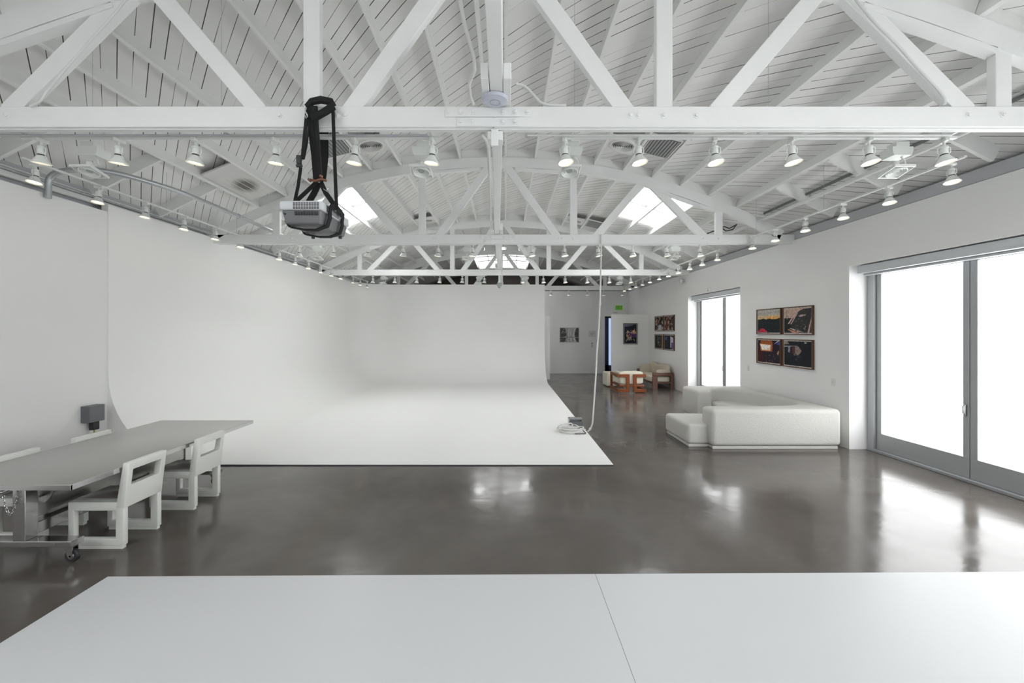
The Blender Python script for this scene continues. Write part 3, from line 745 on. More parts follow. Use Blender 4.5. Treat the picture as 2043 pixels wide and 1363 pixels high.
# ------------------------------------------------------------------ box-frame chairs (back towards +x)
def make_chair():
    t = thing('box_chair', 'x', 'chair', (0, 0, 0))
    W, D = .42, .51                       # y width, x depth; origin at centre of the base
    hw = W/2
    for s, nm in ((-1, 'side_frame'), (1, 'side_frame')):
        y0, y1 = (s*hw, s*(hw-.05)) if s > 0 else (s*hw, s*(hw-.05))
        y0, y1 = sorted((y0, y1)); m = MB()
        m.ring((-D/2, .03, D/2, .43), (-D/2+.055, .095, D/2-.075, .35), y0, y1)
        m.box((-D/2+.015, y0+.006, 0), (D/2-.015, y1-.006, .03))
        m.build(nm, M['ivory'], t)
    # back: slab leaning slightly, with a rectangular window
    b = MB(); lean = .05
    def leanf(c):
        k = max(0, (c.z-.40)/.39); return Vector((c.x+lean*k+(.018*k if c.x < D/2-.04 else 0), c.y, c.z))
    b.ring((-hw, .37, hw, .79), (-hw+.055, .575, hw-.055, .715), D/2-.073, D/2+.003, 'x', .007, leanf)
    b.build('backrest', M['ivory'], t)
    MB().box((-D/2+.02, -hw+.02, .405), (D/2-.06, hw-.02, .432), .006).box((-D/2, -hw+.04, .35), (-D/2+.05, hw-.04, .43), .006).build('seat', M['ivory'], t)
    MB().box((-D/2+.03, -hw+.045, .434), (D/2-.065, hw-.045, .446), .005).build('seat_pad', M['seatpan'], t)
    return t
chair = make_chair()
lab = ['ivory box-frame chair tucked at the near end of the steel table, backed to the room', 'ivory box-frame chair at the far end of the steel table, next to the cyclorama floor',
       'ivory box-frame chair between steel table and side wall, near end', 'ivory box-frame chair between steel table and side wall, by the grey outlet box']
for i, (x, y, rz) in enumerate(((-3.748, 3.97, 0), (-3.715, 4.79, 0), (-4.58, 4.06, PI), (-4.58, 4.83, PI))):
    c = chair if i == 0 else dup(chair, (x, y, 0))
    c.location = (x, y, 0); c.rotation_euler = (0, 0, rz); c['label'] = lab[i]; c['group'] = 'box-frame chairs at the steel table'

# outlet box on the wall
e = thing('outlet_box', 'grey metal outlet box fixed low on the wall with a black plug', 'outlet box', (-5.90, 5.82, .83))
MB().box((0, -.11, -.115), (.125, .11, .115), .004, 1).build('housing', M['boxgrey'], e)
MB().box((.03, -.03, -.235), (.10, .06, -.115), .008).build('plug', M['rubber'], e)
MB().tube([(.065, .015, -.235), (.065, .015, -.32), (.06, .02, -.45), (.05, .06, -.8), (.05, .16, -.818)], .009, 8).build('cord', M['cablegreen'], e)

# ------------------------------------------------------------------ curved boucle sofa
def smooth_poly(pts, it=2, closed=True):
    for _ in range(it):
        out = []
        n = len(pts)
        for i in range(n):
            a, b = pts[i], pts[(i+1) % n]
            ha, hb = len(a) > 2, len(b) > 2
            a2, b2 = a[:2], b[:2]
            out.append(tuple(a) if ha else (a2[0]*.75+b2[0]*.25, a2[1]*.75+b2[1]*.25))
            if not hb: out.append((a2[0]*.25+b2[0]*.75, a2[1]*.25+b2[1]*.75))
        pts = out
    return [p[:2] for p in pts]
sofa = thing('curved_sofa', 'cream curved sectional sofa in nubby fabric along the window wall', 'sofa', (4.6, 8.4, 0))
bk = [(3.47, 6.90, 1), (5.66, 6.90, 1), (5.66, 9.93, 1), (4.26, 9.93, 1), (4.26, 9.10, 1), (4.58, 9.10, 1), (4.66, 9.34), (4.95, 9.50), (5.28, 9.30), (5.42, 8.8), (5.45, 8.1), (5.40, 7.55), (5.1, 7.36), (4.5, 7.27), (3.47, 7.30, 1)]
loc_build(MB().prism(smooth_poly(bk), .05, .675, .075, 5), 'backrest', M['boucle'], sofa, smooth=80)
st = [(3.13, 7.05, 1), (3.60, 7.05, 1), (3.60, 7.2, 1), (5.50, 7.2, 1), (5.50, 9.7, 1), (4.62, 9.7, 1), (4.60, 9.2, 1), (4.80, 8.75), (4.78, 8.30), (4.45, 8.02), (3.9, 8.0), (3.13, 8.06, 1)]
loc_build(MB().prism(smooth_poly(st), .05, .395, .06, 5), 'seat', M['boucle'], sofa, smooth=80)
pl = [(3.16, 7.08), (3.50, 7.08), (3.50, 6.94), (5.62, 6.94), (5.62, 9.88), (4.32, 9.88), (4.32, 9.15), (4.62, 9.15), (4.75, 8.3), (3.9, 7.97), (3.16, 8.03)]
loc_build(MB().prism(pl, 0, .05, .006, 1), 'plinth', M['boucle'], sofa)

# ------------------------------------------------------------------ lounge corner
e = thing('lounge_chair', 'orange wood lounge chair with looped frame and cream cushions', 'armchair', (4.06, 13.6, 0))
W0, W1, L0, L1 = 3.61, 4.53, 13.2, 14.15
def cshape(a_open, a_post, pw):
    sg = 1 if a_post > a_open else -1; p = a_post-sg*pw
    return [(a_open, .02), (a_post, .02), (a_post, .60), (a_open, .60), (a_open, .50), (p, .50), (p, .125), (a_open, .125)]
def loop(xg, xo):
    m = MB(); sg = 1 if xo > xg else -1
    RX = Matrix.Rotation(PI/2, 4, 'X')                  # (x, y, z) -> (x, -z, y)
    m.prism(cshape(xo-sg*.06, xg, .11), -L0-.06, -L0, .008, 1, RX)
    RYZ = Matrix(((0, 0, 1, 0), (1, 0, 0, 0), (0, 1, 0, 0), (0, 0, 0, 1)))
    x0, x1 = sorted((xo, xo-sg*.06)); m.prism(cshape(L0, L1, .11), x0, x1, .008, 1, RYZ)
    return m
loc_build(loop(4.00, W0), 'looped_frame', M['orangewood'], e); loc_build(loop(4.12, W1), 'looped_frame', M['orangewood'], e)
loc_build(MB().box((W0+.06, L0+.02, .20), (W1-.06, L0+.06, .26), .006).box((W0+.06, L0+.06, .20), (W0+.11, L1-.1, .26), .006).box((W1-.11, L0+.06, .20), (W1-.06, L1-.1, .26), .006).box((W0+.06, L1-.16, .20), (W1-.06, L1-.1, .26), .006), 'seat_rail', M['orangewood'], e)
loc_build(MB().blob((4.07, 13.70, .36), (.80, .82, .20), .35), 'seat_cushion', M['linen'], e, smooth=80)
loc_build(MB().blob((4.07, 13.34, .48), (.78, .18, .42), .35), 'back_cushion', M['linen'], e, smooth=80)
loc_build(MB().blob((3.77, 13.72, .52), (.14, .72, .26), .4), 'arm_cushion', M['linen'], e, smooth=80)
loc_build(MB().blob((4.38, 13.72, .52), (.14, .72, .26), .4), 'arm_cushion', M['linen'], e, smooth=80)
e = thing('ottoman', 'cream block ottoman behind the looped wooden lounge chair', 'ottoman', (3.95, 14.95, 0))
loc_build(MB().box((3.62, 14.62, .02), (4.25, 15.3, .50), .04, 4), 'upholstery', M['linen'], e, smooth=60)
loc_build(MB().box((3.66, 14.66, 0), (4.21, 15.26, .03)), 'base', M['walnut'], e)
e = thing('wooden_sofa', 'dark walnut frame sofa with puffy cream cushions in the far corner', 'sofa', (5.4, 14.9, 0))
X0, X1_, A, B = 5.04, 5.74, 14.02, 15.75
for y in (A, B-.07):
    m = MB().box((X0, y, 0), (X0+.16, y+.07, .44)).box((X1_-.10, y, 0), (X1_, y+.07, .44)).box((X0, y, .44), (X1_, y+.07, .56), .006).box((X0+.16, y+.002, .20), (X1_-.10, y+.068, .245))
    loc_build(m, 'arm_frame', M['walnut'], e)
loc_build(MB().box((X0+.02, A+.07, .17), (X0+.08, B-.07, .25), .003).box((X1_-.08, A+.07, .17), (X1_-.02, B-.07, .25), .003), 'seat_rail', M['walnut'], e)
loc_build(MB().box((X1_-.06, A+.07, .30), (X1_-.02, B-.07, .50), .003), 'back_rail', M['walnut'], e)
for i, y in enumerate((A+.48, A+1.26)):
    loc_build(MB().blob((X0+.32, y, .335), (.68, .78, .22), .3), 'seat_cushion', M['linen'], e, smooth=80)
    loc_build(MB().blob((X1_-.17, y, .62), (.24, .80, .44), .5, mtx=None), 'back_cushion', M['linen2'], e, smooth=80)
loc_build(MB().blob((X0+.36, B-.20, .56), (.62, .2, .34), .45), 'arm_cushion', M['linen2'], e, smooth=80)
loc_build(MB().blob((X0+.40, A+.13, .56), (.5, .12, .2), .5), 'arm_cushion', M['linen2'], e, smooth=80)

# ------------------------------------------------------------------ pictures
def picture(label, org, u, w, h, nrm, polys, fm, matw=.02, bord=.018, dep=.04, group=None, bg=(.02, .02, .02), matcol=(.62, .58, .55)):
    u = Vector(u); n = Vector(nrm); v = Vector((0, 0, 1)); org = Vector(org)     # org: lower corner at u=0 on the wall plane
    e = thing('framed_picture', label, 'picture', org, group)
    def q(mb, a0, a1, b0, b1, d0, d1):
        ps = [u*a+v*b+n*d for d in (d0, d1) for a, b in ((a0, b0), (a1, b0), (a1, b1), (a0, b1))]
        t = [mb.bm.verts.new(p) for p in ps]
        for f in ((0, 1, 2, 3), (4, 5, 6, 7), (0, 1, 5, 4), (1, 2, 6, 5), (2, 3, 7, 6), (3, 0, 4, 7)): mb.bm.faces.new([t[i] for i in f])
    m = MB(); q(m, 0, w, 0, bord, 0, dep); q(m, 0, w, h-bord, h, 0, dep); q(m, 0, bord, bord, h-bord, 0, dep); q(m, w-bord, w, bord, h-bord, 0, dep)
    m.build('frame', fm, e, smooth=0)
    mb = MB(); cl = mb.bm.loops.layers.float_color.new('Col')
    def face(pts, d, col):
        f = mb.bm.faces.new([mb.bm.verts.new(u*(a*w)+v*(b*h)+n*d) for a, b in pts])
        for l in f.loops: l[cl] = (*col, 1)
    bx, by = bord/w, bord/h; mx_, my = (bord+matw)/w, (bord+matw)/h
    face([(bx, by), (1-bx, by), (1-bx, 1-by), (bx, 1-by)], dep-.014, matcol)
    sx = lambda a: mx_+a*(1-2*mx_); sy = lambda b: my+b*(1-2*my)
    face([(sx(a), sy(b)) for a, b in ((0, 0), (1, 0), (1, 1), (0, 1))], dep-.013, bg)
    for i, (col, pts) in enumerate(polys):
        face([(sx(a), sy(b)) for a, b in pts], dep-.0125+i*.0003, col)
    mb.build('print', M['print'], e, smooth=0, recalc=False)
R = [(0, 0), (1, 0), (1, 1), (0, 1)]
def rect(a, b, c, d): return [(a, b), (c, b), (c, d), (a, d)]
sunset = [((.52, .50, .46), rect(0, .6, 1, 1)), ((.70, .50, .28), rect(0, .6, 1, .78)), ((.80, .42, .14), rect(.45, .6, 1, .72)),
          ((.02, .028, .03), [(0, 0), (1, 0), (1, .66), (.85, .60), (.72, .58), (.55, .64), (.4, .60), (.25, .65), (.1, .60), (0, .62)]),
          ((.55, .04, .07), [(0, .02), (.45, .02), (.45, .08), (.36, .10), (.33, .18), (.15, .19), (.08, .10), (0, .08)]),
          ((.1, .1, .1), [(0, .86), (1, .93), (1, .938), (0, .868)]), ((.1, .1, .1), [(0, .80), (1, .88), (1, .887), (0, .807)])]
car = [((.58, .42, .33), rect(0, .62, 1, 1)), ((.025, .028, .03), rect(0, 0, 1, .62)), ((.05, .05, .05), [(.28, .35), (.52, .85), (.7, .97), (1, .97), (1, 0), (.3, 0)]),
       ((.62, .44, .42), [(.14, .38), (.2, .38), (.5, .86), (.72, .97), (.66, .97), (.45, .88)]), ((.62, .44, .42), [(.24, .36), (.28, .36), (.52, .80), (.5, .83)]),
       ((.45, .36, .34), [(.54, .68), (.62, .74), (.82, .74), (.8, .69), (.6, .64)]), ((.5, .36, .32), [(.86, 0), (.93, 0), (1, .45), (1, .62)]),
       ((.55, .25, .16), [(.12, .14), (.2, .15), (.6, 0), (.34, 0)]), ((.6, .52, .48), [(.2, .19), (.28, .19), (.75, .02), (.5, .05)]),
       ((.30, .36, .28), [(.62, .18), (.8, .17), (.82, .28), (.79, .28), (.78, .20), (.64, .2)]), ((.16, .14, .12), rect(.08, .62, .10, .92)), ((.8, .7, .6), rect(.1, .58, .13, .61))]
visor = [((.030, .022, .035), R), ((.36, .10, .03), [(.1, .8), (.7, .8), (.65, 1), (.15, 1)]), ((.42, .12, .05), rect(.12, .5, .68, .84)), ((.95, .72, .48), [(.1, .83), (.62, .80), (.58, .55), (.2, .54)]), ((1, .95, .9), [(.16, .80), (.55, .78), (.52, .62), (.22, .60)]),
         ((.06, .02, .02), [(0, 0), (.28, 0), (.28, .35), (.2, .5), (.05, .55), (0, .5)]), ((.65, .62, .75), [(.76, .84), (1, 1), (.92, 1), (.78, .87)]), ((.08, .12, .45), [(.86, .86), (1, .8), (1, .97)]),
         ((.75, .38, .2), [(.88, .45), (.95, .58), (.96, .5), (.93, .35)])]
night = [((.018, .022, .026), R), ((.34, .28, .26), [(0, 1), (.12, 1), (.2, .88), (0, .86)]), ((.45, .42, .42), [(0, .8), (.5, .82), (.5, .8), (0, .76)]),
         ((.30, .23, .21), [(.36, .55), (.42, .80), (.55, .79), (.66, .62), (.58, .48), (.5, .42), (.4, .42)]), ((.10, .045, .05), rect(.3, .5, .42, .8)), ((.3, .28, .3), [(.15, .55), (.22, .52), (.24, .78), (.16, .78)]), ((.85, .85, .75), [(.76, .93), (.84, .93), (.84, .97), (.76, .97)])]
def specks(n, pal, seed, reg=(0, 0, 1, 1), sz=.07):
    q = random.Random(seed); out = []
    for _ in range(n):
        x, y = q.uniform(reg[0], reg[2]), q.uniform(reg[1], reg[3]); k = q.randint(4, 7); c = q.choice(pal); a, b_ = sz*q.uniform(.3, 1), sz*q.uniform(.4, 1.6)
        out.append((c, [(min(1, max(0, x+a*math.cos(2*PI*i/k+.3)*q.uniform(.6, 1))), min(1, max(0, y+b_*math.sin(2*PI*i/k+.3)*q.uniform(.6, 1)))) for i in range(k)]))
    return out
night += specks(14, [(.16, .12, .11), (.05, .05, .06), (.10, .08, .08)], 5, (.35, .2, .65, .5), .04)
car += specks(22, [(.10, .10, .10), (.03, .03, .035), (.16, .14, .12)], 6, (.45, .1, .85, .6), .05)
visor += specks(12, [(.09, .04, .04), (.05, .03, .05), (.14, .08, .07)], 8, (.3, .05, .8, .45), .05)
g1 = 'walnut-framed photographs above the curved sofa'; g2 = 'walnut-framed photographs above the wooden sofa'
kw = dict(u=(0, -1, 0), w=.83, h=.56, nrm=(-1, 0, 0), fm=M['framewood'])
picture('walnut-framed photo of a sunset over dark hills, above the curved sofa', (XR, 9.43, 1.92), polys=sunset, group=g1, **kw)
picture('walnut-framed photo looking through a pale car window at dusk', (XR, 8.54, 1.92), polys=car, group=g1, **kw)
picture('walnut-framed photo of a glowing orange screen in a dark car', (XR, 9.43, 1.265), polys=visor, group=g1, **kw)
picture('walnut-framed nearly black night photo, bottom one closest to the tall doors', (XR, 8.54, 1.265), polys=night, group=g1, **kw)
crowd = [((.30, .30, .28), rect(0, .6, 1, 1)), ((.34, .15, .09), rect(0, .1, .35, .72)), ((.06, .04, .04), [(.4, .1), (.9, .1), (.85, .6), (.65, .78), (.5, .6)]), ((.55, .55, .58), [(.45, 0), (.9, 0), (.85, .42), (.6, .42)]), ((.45, .28, .2), rect(.1, .1, .25, .4))]
hair = [((.28, .30, .28), R), ((.15, .05, .04), [(.1, 0), (.75, 0), (.7, .7), (.5, .95), (.3, .7)]), ((.45, .25, .2), [(.4, .45), (.6, .45), (.58, .8), (.42, .8)]), ((.6, .5, .42), [(.4, 0), (.65, 0), (.55, .45)]), ((.4, .2, .12), rect(.78, .05, 1, .5))]
dark1 = [((.03, .03, .028), R), ((.10, .10, .09), [(.3, .2), (.45, .2), (.5, .8), (.35, .9)]), ((.42, .26, .14), rect(.82, 0, .92, 1)), ((.4, .4, .4), rect(.6, .2, .63, .3))]
dark2 = [((.02, .022, .03), R), ((.05, .12, .30), [(.05, .65), (.3, .65), (.3, .9), (.1, .9)]), ((.55, .55, .65), [(.65, .1), (.95, .3), (.95, .85), (.65, .95)]), ((.12, .10, .22), rect(.75, 0, 1, .5))]
crowd = specks(60, [(.42, .26, .18), (.30, .14, .09), (.10, .06, .05), (.5, .48, .46), (.22, .2, .18)], 11, sz=.11)+[((.05, .035, .035), [(.45, .3), (.75, .3), (.78, .55), (.68, .70), (.52, .66)]), ((.52, .54, .58), [(.42, 0), (.85, 0), (.82, .34), (.62, .42), (.46, .3)])]+specks(14, [(.5, .32, .24), (.12, .07, .06)], 12, (.05, .2, .45, .7), .07)
hair = specks(50, [(.38, .22, .16), (.28, .27, .25), (.12, .05, .04), (.5, .44, .4)], 13, sz=.11)+[((.13, .045, .035), [(.15, 0), (.62, 0), (.66, .5), (.58, .8), (.42, .88), (.28, .75)]), ((.48, .29, .23), [(.40, .42), (.54, .42), (.56, .62), (.48, .70), (.40, .62)]), ((.55, .46, .40), [(.40, 0), (.56, 0), (.5, .36)])]+specks(14, [(.16, .06, .045), (.35, .2, .15)], 14, (.2, .1, .8, .7), .05)
dark1 += specks(22, [(.10, .10, .095), (.2, .19, .18), (.05, .05, .045)], 15, (.1, .1, .75, .95), .07)
dark2 += specks(12, [(.05, .05, .06), (.03, .03, .05)], 16, (0, 0, .6, .6), .09)
picture('walnut-framed photo of people in a crowd, above the wooden sofa', (XR, 15.85, 1.99), polys=crowd, group=g2, **dict(kw, w=.88))
picture('walnut-framed photo of a person with long hair, upper one by the narrow door', (XR, 14.93, 1.99), polys=hair, group=g2, **dict(kw, w=.88))
picture('walnut-framed dark photo with a tan stripe, above the wooden sofa', (XR, 15.85, 1.31), polys=dark1, group=g2, **dict(kw, w=.88))
picture('walnut-framed dark photo with a blue glow and white patch', (XR, 14.93, 1.31), polys=dark2, group=g2, **dict(kw, w=.88))
fire = [((.02, .02, .03), R), ((.16, .17, .22), [(0, .86), (.5, .9), (.8, .97), (0, 1)]), ((.02, .03, .04), [(0, .62), (1, .75), (1, .97), (.6, .93), (.3, .88), (0, .84)]),
        ((.60, .42, .36), [(.05, .5), (.3, .66), (.55, .58), (.75, .7), (.95, .62), (.9, .5), (.5, .52), (.2, .55)]), ((.8, .35, .12), [(.75, .55), (.85, .8), (.9, .6), (1, .5)]),
        ((.10, .05, .14), [(.15, .45), (.45, .55), (1, .48), (1, .3), (.3, .3)]), ((.35, .33, .3), [(.25, .3), (.5, .35), (.6, .22), (.45, .15), (.3, .2)])]
fire += specks(34, [(.5, .38, .34), (.25, .2, .2), (.10, .07, .13), (.34, .3, .28), (.6, .35, .2)], 17, (.15, .12, .95, .68), .07)
picture('dark-framed upright photo with flames on the freestanding partition', (4.78, 16.64, 1.46), polys=fire, group='single pictures', u=(1, 0, 0), w=.56, h=.84, nrm=(0, -1, 0), fm=M['frameblack'], matcol=(.4, .38, .36))
bw = [((.10, .10, .10), R), ((.42, .42, .42), [(.25, 0), (.9, 0), (.8, .3), (.78, .6), (.88, 1), (.25, 1), (.35, .6), (.33, .3)]), ((.62, .62, .62), [(.42, .05), (.48, .05), (.5, .95), (.44, .95)]),
      ((.62, .62, .62), [(.55, .05), (.62, .05), (.58, .95), (.55, .95)]), ((.7, .7, .7), [(.76, 0), (.84, 0), (.74, .5), (.84, 1), (.78, 1), (.68, .5)]), ((.30, .30, .30), rect(0, .3, 1, .36))]
bw += specks(26, [(.3, .3, .3), (.5, .5, .5), (.16, .16, .16)], 18, (.05, .05, .95, .95), .06)
picture('white-framed black and white photo on the far wall', (2.54, YW, 1.435), polys=bw, group='single pictures', u=(1, 0, 0), w=.94, h=.73, nrm=(0, -1, 0), fm=M['framewhite'], matcol=(.6, .6, .6))

# ------------------------------------------------------------------ signs and wall plates
e = thing('exit_sign', 'green lit EXIT sign on the far wall over the doorway', 'exit sign', (5.33, YW-.03, 3.08))
MB().box((-.17, -.02, -.11), (.17, .03, .11), .006, 1).build('sign_box', M['exit'], e)
def letters(txt, w, h, st, gap):
    m = MB(); x = -(len(txt)*w+(len(txt)-1)*gap)/2
    for c in txt:
        if c == 'E': m.box((x, -.028, -h/2), (x+st, -.02, h/2)); [m.box((x, -.028, z), (x+w, -.02, z+st)) for z in (-h/2, -st/2, h/2-st)]
        if c == 'I': m.box((x+w/2-st/2, -.028, -h/2), (x+w/2+st/2, -.02, h/2))
        if c == 'T': m.box((x+w/2-st/2, -.028, -h/2), (x+w/2+st/2, -.02, h/2)); m.box((x, -.028, h/2-st), (x+w, -.02, h/2))
        if c == 'X':
            m.beam((x, -.024, -h/2), (x+w, -.024, h/2), st, .008, up=(0, 1, 0)); m.beam((x+w, -.024, -h/2), (x, -.024, h/2), st, .008, up=(0, 1, 0))
        x += w+gap
    return m
letters('EXIT', .058, .16, .020, .012).build('lettering', M['exitletter'], e, smooth=0)
e = thing('wall_plate', 'tiny label strip just under the EXIT sign', 'label', (5.17, YW-.005, 2.85))
MB().box((-.10, -.005, -.02), (.10, .004, .02)).build('plate', M['plate'], e); MB().box((-.08, -.007, -.008), (-.02, -.005, .008)).box((-.01, -.007, -.008), (.08, -.007+.002, .008)).build('marking', M['plateline'], e)
e = thing('wall_notice', 'small framed notice on the far wall beside the cable', 'notice', (4.08, YW-.005, 1.86))
m = MB()
for a, b in (((-.15, -.13), (.15, -.122)), ((-.15, .122), (.15, .13)), ((-.15, -.13), (-.142, .13)), ((.142, -.13), (.15, .13)), ((-.10, .04), (.10, .055)), ((-.09, -.01), (.11, .005)), ((-.10, -.06), (.06, -.045))): m.box((a[0], -.007, a[1]), (b[0], -.005, b[1]))
MB().box((-.15, -.005, -.13), (.15, .004, .13)).build('plate', M['plate'], e); m.build('marking', M['plateline'], e)
e = thing('intercom', 'narrow white intercom on the far wall under the notice', 'intercom', (4.07, YW-.01, 1.34))
MB().box((-.05, -.02, -.12), (.05, .02, .12), .006).build('housing', M['plate'], e); MB().box((-.03, -.022, .04), (.03, -.02, .09)).box((-.015, -.022, -.07), (.015, -.02, -.03)).build('buttons', M['plateline'], e)
for p, lb in (((XR, 9.80, 1.11), 'white switch plate on the wall between narrow door and photographs'), ((XR, 7.27, 1.09), 'white switch plate on the wall next to the tall glazed doors')):
    e = thing('light_switch', lb, 'light switch', p, 'switch plates')
    MB().box((-.008, -.045, -.065), (0, .045, .065), .003, 1).build('plate', M['plate'], e)
    MB().box((-.012, -.014, -.028), (-.008, .014, .028), .001, 1).build('rocker', M['framewhite'], e)

# ------------------------------------------------------------------ hanging projector with straps
PX0, PX1, PY0, PY1, PT, PBt = -1.84, -1.487, 3.34, 3.92, 3.06, 2.86
e = thing('projector', 'white and grey ceiling projector slung in black straps', 'projector', ((PX0+PX1)/2, (PY0+PY1)/2, PBt))
loc_build(MB().box((PX0, PY0, 2.985), (PX1, PY1, PT), .015, 3), 'upper_shell', M['proj'], e)
m = MB(); t_ = bmesh.new(); bmesh.ops.create_cube(t_, size=1)
for v in t_.verts:
    k = .035 if v.co.z < 0 else .012
    v.co = Vector(((PX0+k if v.co.x < 0 else PX1-k), (PY0+k if v.co.y < 0 else PY1-k), PBt+.02 if v.co.z < 0 else 2.985))
bmesh.ops.bevel(t_, geom=t_.edges[:], offset=.014, segments=3, profile=.5, affect='EDGES'); m.merge(t_); loc_build(m, 'lower_shell', M['projdark'], e)
g = MB(); W_ = .145/9
for i in range(10):
    for k in range(6): g.box((PX0+.115+i*.0215, PY0-.002, 2.992+k*.0095), (PX0+.115+i*.0215+.0165, PY0+.004, 2.992+k*.0095+.0055))
loc_build(g, 'vent_slot', M['darkslot'], e)
g = MB()
for i in range(18):
    for k in range(5): g.box((PX1-.004, PY0+.08+i*.014, 2.995+k*.0105), (PX1+.002, PY0+.08+i*.014+.007, 2.995+k*.0105+.006))
loc_build(g, 'side_vent', M['darkslot'], e)
g = MB()
for i in range(9): g.box((PX0+.12+i*.022, PY0+.010, 2.945), (PX0+.12+i*.022+.016, PY0+.020, 2.975))
loc_build(g, 'lower_vent', M['rubber'], e)
for x in (PX0+.05, PX1-.05):
    loc_build(MB().lathe([(.015, 0), (.015, .03)], 12, Matrix.Translation((x, PY1-.09, PBt-.002))), 'foot', M['rubber'], e)
loc_build(MB().tube([(PX0+.04, PY0+.022, 2.955), (PX0+.04, PY0+.006, 2.955)], .008, 10), 'socket', M['rubber'], e)

e = thing('hanging_strap_sling', 'tangle of black webbing straps holding up the projector', 'straps', (-1.62, 3.52, 4.0))
def st(pts, w, side, nm='strap', m=None, t=.006): return loc_build(MB().strap(pts, w, t, side), nm, m or M['strap'], e)
yf = 3.48
st([at(613, 214, yf), at(622, 203, yf), at(640, 199, yf), at(660, 203, yf), at(665, 213, yf+.02)], .055, (0, .3, 1), t=.03)
st([at(665, 212, yf), at(650, 222, yf-.02), at(636, 230, yf-.02), at(622, 238, yf-.02)], .055, (0, .2, 1), t=.03)
st([at(616, 210, yf-.01), at(621, 260, yf-.01), at(627, 310, 3.54), at(631, 360, 3.58)], .045, (1, 0, 0), t=.02)
st([at(627, 212, yf-.01), at(630, 260, yf), at(634, 310, 3.54), at(637, 360, 3.58)], .050, (1, 0, 0), t=.02)
st([at(646, 276, 3.835), at(646, 310, 3.79), at(643, 340, 3.70), at(640, 362, 3.62)], .085, (1, 0, 0))
st([at(646, 278, 3.835), at(646, 268, 3.835), at(643, 240, 3.835)], .085, (1, 0, 0))
st([at(613, 220, yf-.02), at(609, 260, yf-.03), at(604, 310, yf-.04), at(602, 318, yf-.04)], .030, (1, 0, 0))
st([at(618, 235, yf-.02), at(612, 290, yf-.03), at(606, 318, yf-.03)], .014, (1, 0, 0))
st([at(600, 334, yf-.04), at(595, 370, 3.5), at(588, 403, 3.55)], .026, (1, .4, 0))
st([at(664, 210, yf), at(667, 300, yf-.01), at(670, 380, 3.44), at(672, 418, 3.45)], .028, (1, 0, 0))
st([at(633, 362, 3.58), at(610, 384, 3.55), at(588, 404, 3.52)], .032, (.6, 0, 1), t=.012)
st([at(636, 366, 3.6), at(627, 385, 3.62), at(616, 404, 3.66)], .05, (1, 0, 0), t=.012)
st([at(640, 364, 3.58), at(650, 385, 3.55), at(664, 405, 3.52), at(671, 415, 3.52)], .040, (1, 0, .6), t=.014)
zt, zb = PT+.01, PBt
def wrap(y, w):   # band running under the body and up its sides
    return [(PX0-.0, y, zb+.06), (PX0+.03, y, zb+.012), (PX0+.16, y, zb-.012), (PX1-.1, y, zb-.012), (PX1-.01, y, zb+.02), (PX1+.012, y, zb+.09), (PX1+.012, y-.005, 2.98), (-1.455, y-.03, PT-.03), (-1.45, 3.53, PT+.0)]
st(wrap(PY0+.12, .06), .055, (0, 1, 0), t=.010)
st(wrap(PY1-.2, .06), .05, (0, 1, 0), t=.010)
st([(PX0+.03, 3.55, PT+.006), (PX0+.17, 3.55, PT+.006), (PX1-.02, 3.53, PT+.006), (-1.45, 3.53, PT+.0)], .04, (0, 1, 0))
loc_build(MB().box((-1.737, 3.41, 3.39), (-1.70, 3.44, 3.46), .005).lathe([(.014, -.022), (.014, .022)], 10, Matrix.Translation((-1.716, 3.425, 3.375)) @ Matrix.Rotation(PI/2, 4, 'Y')), 'ratchet_buckle', M['rubber'], e)
loc_build(MB().tube([at(619, 359, 3.55), at(630, 361, 3.53), at(641, 357, 3.53), at(652, 361, 3.55)], .011, 8).tube([at(619, 358, 3.55), at(616, 361, 3.55)], .018, 8).tube([at(640, 354, 3.55), at(641, 350, 3.55)], .016, 8), 'clamp', M['clipwood'], e)
loc_build(MB().tube([at(611, 215, 3.44), at(609, 222, 3.43), at(612, 228, 3.43), at(614, 233, 3.44), at(611, 236, 3.44), at(610, 231, 3.44)], .006, 6), 'snap_hook', M['chrome'], e)
loc_build(MB().tube([at(646, 377, 3.54), at(655, 383, 3.52), at(652, 378, 3.52), at(658, 376, 3.52)], .006, 6), 'strap_clip', M['chrome'], e)

# ------------------------------------------------------------------ power drop: cable, box and coil on the painted floor
pts = [(1200, 468, 8.26), (1199, 520, 8.25), (1197.5, 590, 8.2), (1195, 650, 8.18), (1191, 700, 8.16), (1189, 745, 8.14), (1186, 790, 8.12), (1184, 820, 8.1), (1182, 845, 8.1), (1178, 857, 8.12), (1172, 861, 8.1)]
e = thing('power_cable', 'white power cable dropping from the second truss to the floor', 'cable', at(*pts[0]))
loc_build(MB().tube([at(*p) for p in pts], .016, 8), 'cord', M['cable'], e)
loc_build(MB().tube([at(1197, 604, 8.17), at(1197, 609, 8.17)], .024, 8).tube([at(1176, 857, 8.1), at(1178, 854, 8.1)], .022, 8), 'tape_band', M['cable'], e)
bx0 = at(1136, 859, 8.25); Zf = .02
e = thing('junction_box', 'open grey metal junction box standing on the white floor edge', 'junction box', (bx0.x+.13, 8.3, Zf+.002))
m = MB().box((-.14, -.05, 0), (-.13, .07, .22)).box((-.14, .06, 0), (.13, .07, .22)).box((.12, -.05, 0), (.13, .07, .17)).box((-.14, -.05, 0), (.13, .07, .01)).box((-.14, -.05, .21), (.13, .07, .22))
m.build('casing', M['galv'], e); MB().box((-.10, -.065, .03), (.14, -.05, .16), .003, 1).build('cover', M['boxgrey'], e); MB().box((.02, -.09, .0), (.09, -.065, .06), .004).build('socket', M['rubber'], e)
e = thing('cable_coil', 'loose coil of white cable heaped beside the junction box', 'cable', (1.28, 8.02, Zf))
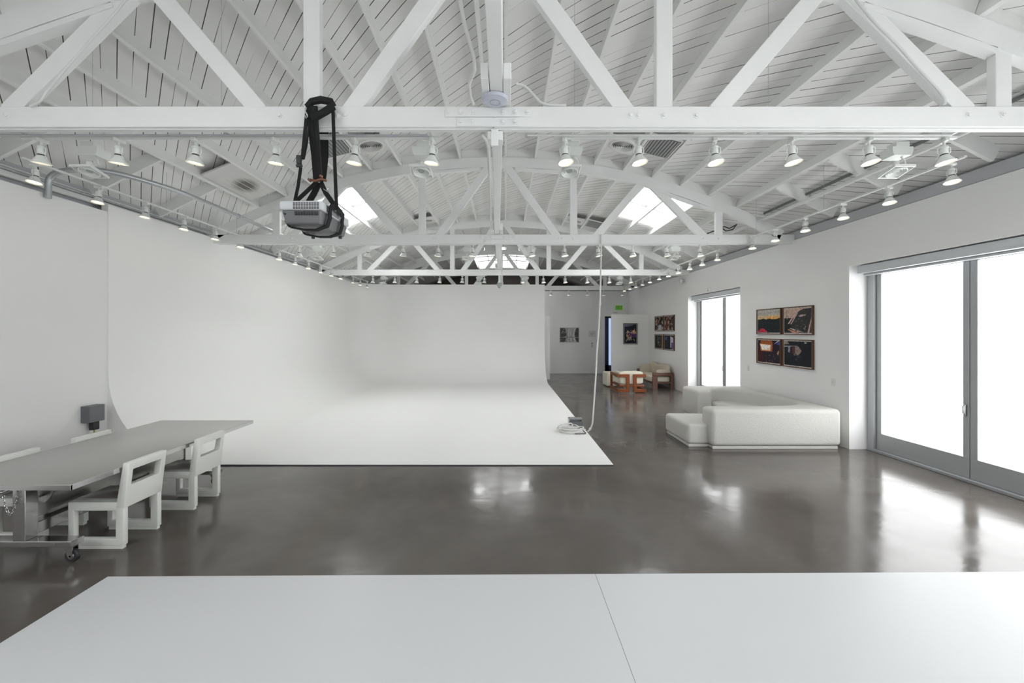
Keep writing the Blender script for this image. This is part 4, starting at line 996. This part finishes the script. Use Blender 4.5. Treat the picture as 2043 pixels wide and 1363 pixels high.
rnd = random.Random(3)
for k in range(6):
    m = MB(); cx, cy, z0 = rnd.uniform(-.05, .05), rnd.uniform(-.03, .05), .030+.016*k
    ra, rb = .20+rnd.uniform(-.05, .05), .15+rnd.uniform(-.04, .03); ph = rnd.uniform(0, 6)
    m.tube([(cx+ra*math.cos(q), cy+rb*math.sin(q), z0+.012*math.sin(2*q+ph)) for q in [2*PI*i/40 for i in range(41)]], .010, 6, cap=False); m.build('loop', M['cable'], e)
MB().tube([(-.02+.045*math.cos(q), -.05, .13+.055*math.sin(q)) for q in [2*PI*i/24 for i in range(25)]], .012, 6, cap=False).build('loop', M['cable'], e)
MB().tube([(.14, .05, .07), (.22, .0, .05), (.27, -.12, .012), (.24, -.16, .01), (.05, -.17, .01)], .008, 6).build('black_lead', M['cableblack'], e)
e = tag(MB().tube([at(1411, 466, 8.5), at(1430, 459, 8.6), at(1445, 452, 8.7), at(1455, 456, 8.7), at(1470, 448, 8.8), at(1462, 458, 8.6), at(1448, 461, 8.6), at(1437, 452, 8.6)], .012, 6).build('cable_bundle', M['cableblack']),
        'black cable bundle lying on the second truss near the window wall', 'cable')

# ------------------------------------------------------------------ world, camera, render look
wd = bpy.data.worlds.new('overcast'); sc.world = wd; wd.use_nodes = True
bg = wd.node_tree.nodes['Background']; bg.inputs[0].default_value = (.97, .985, 1, 1); bg.inputs[1].default_value = .45
cam = bpy.data.cameras.new('camera'); co = bpy.data.objects.new('camera', cam); C.objects.link(co)
cam.sensor_fit = 'HORIZONTAL'; cam.sensor_width = 36; cam.lens = F/2043*36
cam.shift_x = 13.5/2043; cam.shift_y = -21.5/2043
co.location = (0, 0, EYE); co.rotation_euler = (PI/2, 0, 0); cam.clip_start = .05
sc.camera = co
sc.cycles.use_denoising = True; sc.cycles.use_light_tree = False
sc.cycles.max_bounces = 8; sc.cycles.diffuse_bounces = 5; sc.cycles.glossy_bounces = 3
sc.cycles.use_adaptive_sampling = True; sc.cycles.adaptive_threshold = .06; sc.cycles.caustics_reflective = False; sc.cycles.caustics_refractive = False
sc.view_settings.view_transform = 'Standard'; sc.view_settings.look = 'None'
sc.view_settings.gamma = 1; sc.view_settings.use_curve_mapping = False
sc.view_settings.exposure = 1.28
